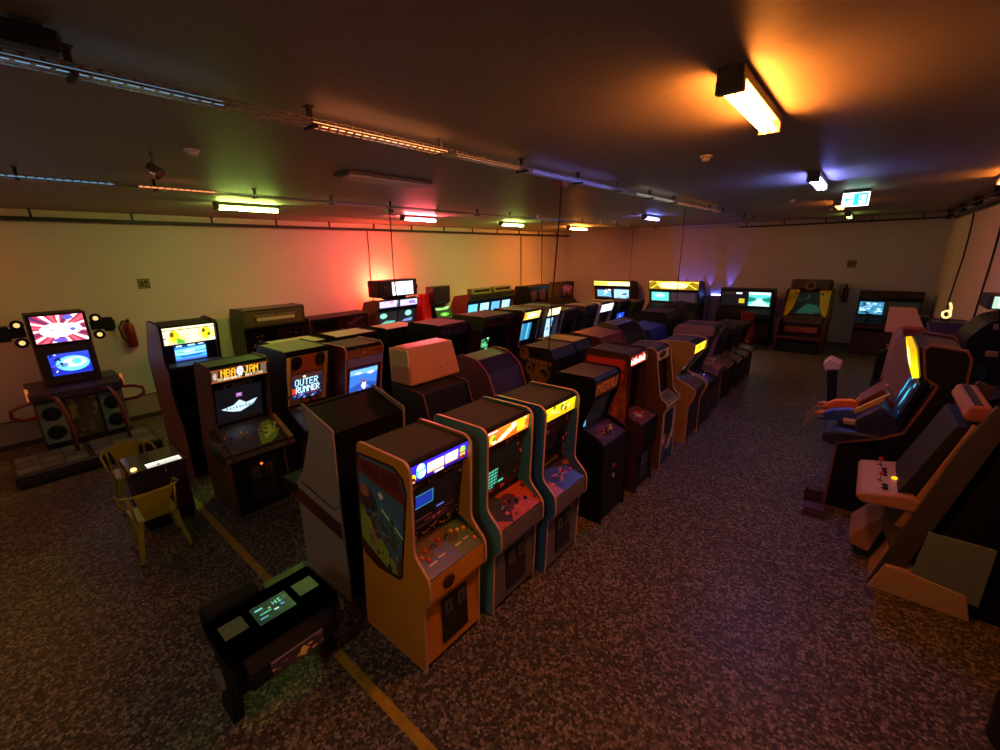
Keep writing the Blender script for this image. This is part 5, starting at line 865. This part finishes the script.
for y, m_, lb in ((-.20, M('orange_gun', 'e06020', .35), 'orange plastic gun'), (.20, M('blue_gun', '2840a0', .35), 'blue plastic gun')):
    g = MB().prism([(-.34, .98), (-.30, 1.10), (-.05, 1.16), (.10, 1.12), (.22, 1.02), (.20, .96), (.05, .99), (-.1, .97)], y-.045, y+.045).box(-.02, .03, y-.035, y+.035, .9, 1.0).build('mounted_gun', m_, r_, .02); g['label'] = lb
    MB().lathe([(.03, 0), (.035, .04), (.025, .09), (.02, .1)], (.16, y, 1.05), 14, (1, 0, -.2)).build('gun_muzzle', M('bronze_tip', 'b87838', .3, .4), g)
    MB().box(-.22, -.02, y+.02, y+.14, 1.0, 1.05).build('gun_grip', M('pale_grip', 'b0805c', .4), g, .01)
    for k in range(2): MB().tube([(.16, y+.05*k, 1.02), (.28, y+.05*k, .99), (.34, y+.04+.05*k, .88), (.36, y+.06+.05*k, .76)], .008, 6).build('gun_cable', M('pale_cable', '7a6a50', .5), g)
tag(MB().box(-.18, .04, 5.52, 5.74, 0, .06).box(-.16, .02, 5.54, 5.72, .06, .09).build('foot_pedal', M('purple_pedal', '4a3048', .5)), 'small purple foot pedal block on the floor before the gun machine', 'pedal')
tag(MB().box(-.20, -.02, 5.86, 6.0, .0, .18).build('pedal_box', M('dull_purple_box', '3c283a', .5), bevel=.015), 'dull purple box on the floor beside the foot pedal', 'box')
# racing seat and its cabinet
r_ = thing('racing_cockpit', 'pinkish tan cockpit machine with wheel, behind the gun machine', 'arcade machine', (.40, 8.55, 0), PI)
TP = M('pink_tan_shell', 'a87a5c', .5)
MB().prism([(-.46, 0), (-.46, 1.66), (-.05, 1.78), (.0, 1.7), (.04, .5), (.04, .4), (.04, 0)], .32, .36).build('side_panel', TP, r_, .01)
MB().prism([(-.46, 0), (-.46, 1.66), (-.05, 1.78), (.0, 1.7), (.04, .5), (.04, .4), (.04, 0)], -.36, -.32).build('side_panel', TP, r_, .01)
MB().prism([(-.45, .02), (-.45, 1.62), (-.10, 1.72), (-.15, 1.2), (-.05, 1.0), (.0, .8), (-.02, .02)], -.321, .321).build('body', BROWN, r_)
MB().box(-.3, -.06, .1, .36, 1.70, 1.84).build('header_box', M('red_header_box', '7a1c14', .4), r_, .02); wheel(r_, .0, 0, .98, .15)
r2 = thing('bucket_chair', 'high-backed black racing chair with beige headrest in front of the tan cockpit', 'chair', (-.22, 8.55, 0), 0)
MB().box(.05, .5, -.2, .2, 0, .35).build('seat_base', BLK, r2, .02); MB().box(.08, .55, -.22, .22, .35, .47).build('seat_cushion', M('brown_cushion', '6a4028', .6), r2, .04)
MB().prism([(.12, .4), (.02, .42), (-.08, 1.08), (.04, 1.1)], -.2, .2).build('backrest', BLK2, r2, .03); MB().prism([(.08, 1.10), (-.1, 1.06), (-.14, 1.17), (-.06, 1.25), (.09, 1.19)], -.17, .17).build('headrest', M('beige_headrest', 'd0a080', .5), r2, .008)
arcade('wide_panel', 'cabinet with cream board leaning on its head, behind the tan cockpit', 'arcade machine', .35, 11.2, PI, .7, sz=1.0, side=BLK, trim=None, front=BLK, marq=Cv(20, 10, '302c28'), bez=BLK2, cp=BLK2, coin=False)
tag(MB().hexa([(.36, 10.72, 1.40), (.92, 10.72, 1.42), (.92, 10.76, 1.42), (.36, 10.76, 1.40), (.36, 10.80, 1.86), (.72, 10.80, 1.86), (.72, 10.84, 1.86), (.36, 10.84, 1.86)]).build('cream_board', M('cream_board', 'c8966a', .6), bevel=.004), 'cream coloured board leaning on a dark cabinet, left of the yellow sign', 'board')
# canopy cockpit at the right wall
r_ = thing('arcade_cabinet', 'black rounded canopy machine with green-white lit header at the right picture edge', 'arcade machine', (1.08, 8.20, 0), PI)
MB().prism(rounded([(-.95, 0), (-.95, 2.1), (-.5, 2.18), (-.12, 2.05), (.05, 1.8), (.0, 1.55), (-.2, 1.5), (-.2, .9), (.1, .8), (.1, 0)], .08, (0, 9)), -.42, .42).build('body', BLK, r_)
pic('marquee', Cv(50, 24, 'a8c8b0').rect(.1, .2, .9, .8, 'd8f0e0').blobs(10, ['305048', 'f0fff0', '506858'], 3, (.04, .1)), (-.12, .30, 2.33), (-.40, 0, 0), (0, 0, -.14), lit(1.6), r_, .05)
MB().box(-.60, -.08, -.30, .25, 2.17, 2.34).build('header_box', BLK2, r_, .01)
for z in (1.95, 1.62): MB().box(-.55, -.15, .42, .44, z, z+.07).build('side_strip', BEI, r_, .005)
pic('screen', Cv(30, 30, '182838').poly([(.3, .9), (.5, .1), (.8, .8)], '4890d8'), (.0, -.3, 1.5), (0, .6, 0), (-.01, 0, -.5), lit(.9), r_, .02)
arcade('std', 'purple-sided narrow machine under the lit yellow figure sign', 'arcade machine', .76, 9.5, PI, .5, sx=.72, sz=1.04, side=M('purple_side', '302440', .5), trim=None, front=BLK, marq=Cv(20, 10, '302c28'), bez=BLK2, cp=BLK2, coin=False, top=DSL)
r_ = thing('figure_sign', 'small glowing yellow figure-shaped sign on top of a purple machine', 'sign', (.98, 9.45, 1.83), 0); GLW = glow('warm_yellow_sign', (1, .72, .25), 1.6)
MB().box(-.05, .05, -.03, .03, -.005, .03).build('stand', BLK, r_); MB().tube([(.0, 0, .03), (-.04, 0, .07), (-.045, 0, .12), (0, 0, .15), (.04, 0, .12), (.045, 0, .07), (.0, 0, .03)], .016, 8).tube([(.035, 0, .1), (.035, 0, .2), (.01, 0, .27)], .016, 8).build('lit_tube', GLW, r_)
arcade('std', 'tall black machine at the right edge behind the leaning side board', 'arcade machine', 1.14, 7.25, PI, .72, sz=1.30, side=BLK, trim=None, front=BLK, top=BLK2, marq=Cv(20, 10, '181618'), bez=BLK2, cp=BLK2, coin=False)
arcade('std', 'black cabinet cut by the right picture edge beside the beige plinth', 'arcade machine', 1.26, 4.10, PI, .9, sz=1.05, side=BLK, trim=None, front=BLK, top=BLK2, marq=Cv(20, 10, '181618'), bez=BLK2, cp=BLK2, coin=False)
tag(MB().lathe([(.14, 0), (.16, .02), (.17, .30), (.16, .36), (.10, .38)], (1.16, 3.42, 0), 24).build('pouf', M('black_leather', '0c0a0a', .6)), 'black round pouf in the lower right corner of the picture', 'pouf')
# ------------------------------------------------------------------ cocktail tables and yellow chairs
r_ = thing('cocktail_table', 'black cocktail arcade table with green game on its screen at the front left', 'cocktail table', (-2.80, .82, 0), 0); r_.scale = (1, 1, .88)
MB().box(-.235, .235, -.36, .36, .665, .715).build('table_top', M('black_glass_top', '060606', .7, spec=.0), r_, .015)
pic('screen', Cv(60, 50, '10241e').blobs(12, ['204038', '18342c'], 5, (.05, .1)).text('HI', .55, .2, .8, .4, '70d0c0').rect(.1, .2, .3, .28, '80e0d0').rect(.15, .5, .45, .56, '60c8b0').rect(.1, .7, .3, .76, '70b8d0').rect(.5, .6, .62, .68, 'b0e8e0').rect(.7, .5, .8, .6, '5080e0').rect(.4, .38, .46, .44, 'c0d070'), (-.10, -.12, .717), (0, .24, 0), (.20, 0, 0), lit(.9), r_, .002)
for y in (-.31, .17): pic('instruction_card', Cv(24, 24, '525a54').noise(.04, 2), (-.10, y, .717), (0, .14, 0), (.15, 0, 0), printed(.4), r_, .002)
MB().box(-.21, .21, -.34, .34, .36, .664).build('body', BLK, r_, .01)
cp_ = MB().prism([(.205, .655), (.30, .58), (.30, .44), (.205, .38)], -.28, .28).build('control_panel', BLK2, r_, .008)
pic('panel_sticker', Cv(60, 30, '2c2028').blobs(16, ['7a5868', '504858', 'a08050', '302830'], 6, (.04, .09)).ell(.6, .5, .06, .2, 'b89040').rect(0, 0, 1, .1, '6a5a70').gain(1.7), (.306, -.16, .575), (0, .34, 0), (0, 0, -.13), printed(.35), cp_, .003)
c2 = MB().prism([(-.205, .76), (-.30, .80), (-.40, .70), (-.42, .5), (-.205, .42)], -.34, -.0).build('control_panel', BLK2, r_, .02)
MB().prism([(-.236, .70), (-.33, .69), (-.33, .62), (-.205, .62)], .05, .36).build('olive_ledge', M('olive_ledge', '4a5228', .5), r_, .008)
for y in (-.40, .39): pl_ = MB().box(.10, .20, y-.012 if y < 0 else y-.012, y+.012, .50, .60).build('coin_plate', M('pale_plate', '6a7068', .4), r_)
for sy_ in (-1, 1):
    MB().hexa([(-.16, sy_*.34-.035, 0), (.06, sy_*.34-.035, 0), (.06, sy_*.34+.035, 0), (-.16, sy_*.34+.035, 0), (-.08, sy_*.31-.03, .365), (.08, sy_*.31-.03, .365), (.08, sy_*.31+.03, .365), (-.08, sy_*.31+.03, .365)]).build('leg', BLK2, r_, .004)
r_ = thing('cocktail_table', 'dark cocktail arcade table with white lit strip between the two yellow chairs', 'cocktail table', (-6.05, .86, 0), 0)
MB().box(-.30, .30, -.27, .27, .70, .745).build('table_top', M('smoky_glass_top', '2c2622', .15), r_, .02)
MB().prism([(.29, .68), (.37, .60), (.37, .50), (.25, .46)], -.22, .22).build('control_panel', BLK2, r_, .01)
pic('lit_panel', Cv(50, 20, 'e8e0c8').rect(0, .0, .25, .4, 'fffdf0').rect(.0, .55, 1, 1, 'b8b8a8').rect(.3, .55, .36, .9, '201c18').blobs(5, ['fffff0', '8a9488'], 2, (.04, .1)), (.13, -.10, .747), (0, .32, 0), (.14, 0, 0), lit(1.6), r_, .002)
MB().lathe([(.025, 0), (.03, .01), (.02, .025)], (.20, -.21, .745), 14).build('yellow_lamp', glow('yellow_table_lamp', (1, .62, .2), 2.5), r_)
MB().box(-.27, .27, -.24, .24, .06, .70).build('body', M('brown_black_body', '241a16', .5), r_, .01); MB().box(-.25, .25, -.22, .22, 0, .06).build('base', RUB, r_)
stick(r_, Vector((.31, .05, .68)), Vector((.5, 0, .8)), BLK)
YC = M('olive_yellow_metal', 'a09418', .35, .1)
def chair(x, y, rot, label):
    r_ = thing('metal_chair', label, 'chair', (x, y, 0), rot)
    MB().prismz([(-.18, -.17), (.18, -.19), (.2, -.15), (.2, .15), (.18, .19), (-.18, .17)], .435, .452).build('seat', YC, r_, .004)
    for sx_ in (-1, 1):
        for sy_ in (-1, 1):
            t0, b0 = (sx_*.17, sy_*.16), (sx_*.23, sy_*.21)
            m_ = MB(); 
            q = [(b0[0]-.012, b0[1]-.012, 0), (b0[0]+.012, b0[1]-.012, 0), (b0[0]+.012, b0[1]+.012, 0), (b0[0]-.012, b0[1]+.012, 0)]
            e = .045; q2 = [(t0[0]-(e if sx_ > 0 else .01), t0[1]-(e if sy_ > 0 else .01), .437), (t0[0]+(.01 if sx_ > 0 else e), t0[1]-(e if sy_ > 0 else .01), .437), (t0[0]+(.01 if sx_ > 0 else e), t0[1]+(.01 if sy_ > 0 else e), .437), (t0[0]-(e if sx_ > 0 else .01), t0[1]+(.01 if sy_ > 0 else e), .437)]
            l_ = m_.hexa(q+q2).build('leg', YC, r_); MB().lathe([(.016, 0), (.018, .012), (.014, .02)], (b0[0], b0[1], 0), 10).build('rubber_foot', RUB, l_)
    for s in (-1, 1): MB().prism([(.16, .437), (.23, .27), (.19, .27), (.1, .38), (-.1, .38), (-.19, .27), (-.23, .27), (-.16, .437)], s*.175-.004, s*.175+.004).build('apron', YC, r_)
    MB().tube([(.20, -.24, .60), (.15, -.25, .66), (-.05, -.25, .70), (-.20, -.18, .735), (-.25, 0, .75), (-.20, .18, .735), (-.05, .25, .70), (.15, .25, .66), (.20, .24, .60)], .012, 10).build('back_rail', YC, r_)
    for s in (-1, 1): MB().tube([(.20, s*.24, .60), (.19, s*.20, .45)], .011, 8).build('arm_support', YC, r_); MB().tube([(-.18, s*.19, .735), (-.17, s*.165, .44)], .011, 8).build('back_post', YC, r_)
    b = MB(); n = 6
    b.hexa([(-.185, -.10, .445), (-.175, -.10, .445), (-.175, .10, .445), (-.185, .10, .445), (-.25, -.15, .74), (-.238, -.15, .74), (-.238, .15, .74), (-.25, .15, .74)]).build('back_splat', YC, r_)
    return r_
chair(-5.36, .66, PI, 'olive yellow metal chair with its back to the viewer, nearer of the two')
chair(-6.68, .74, 0, 'olive yellow metal chair behind the table with the white lit strip')
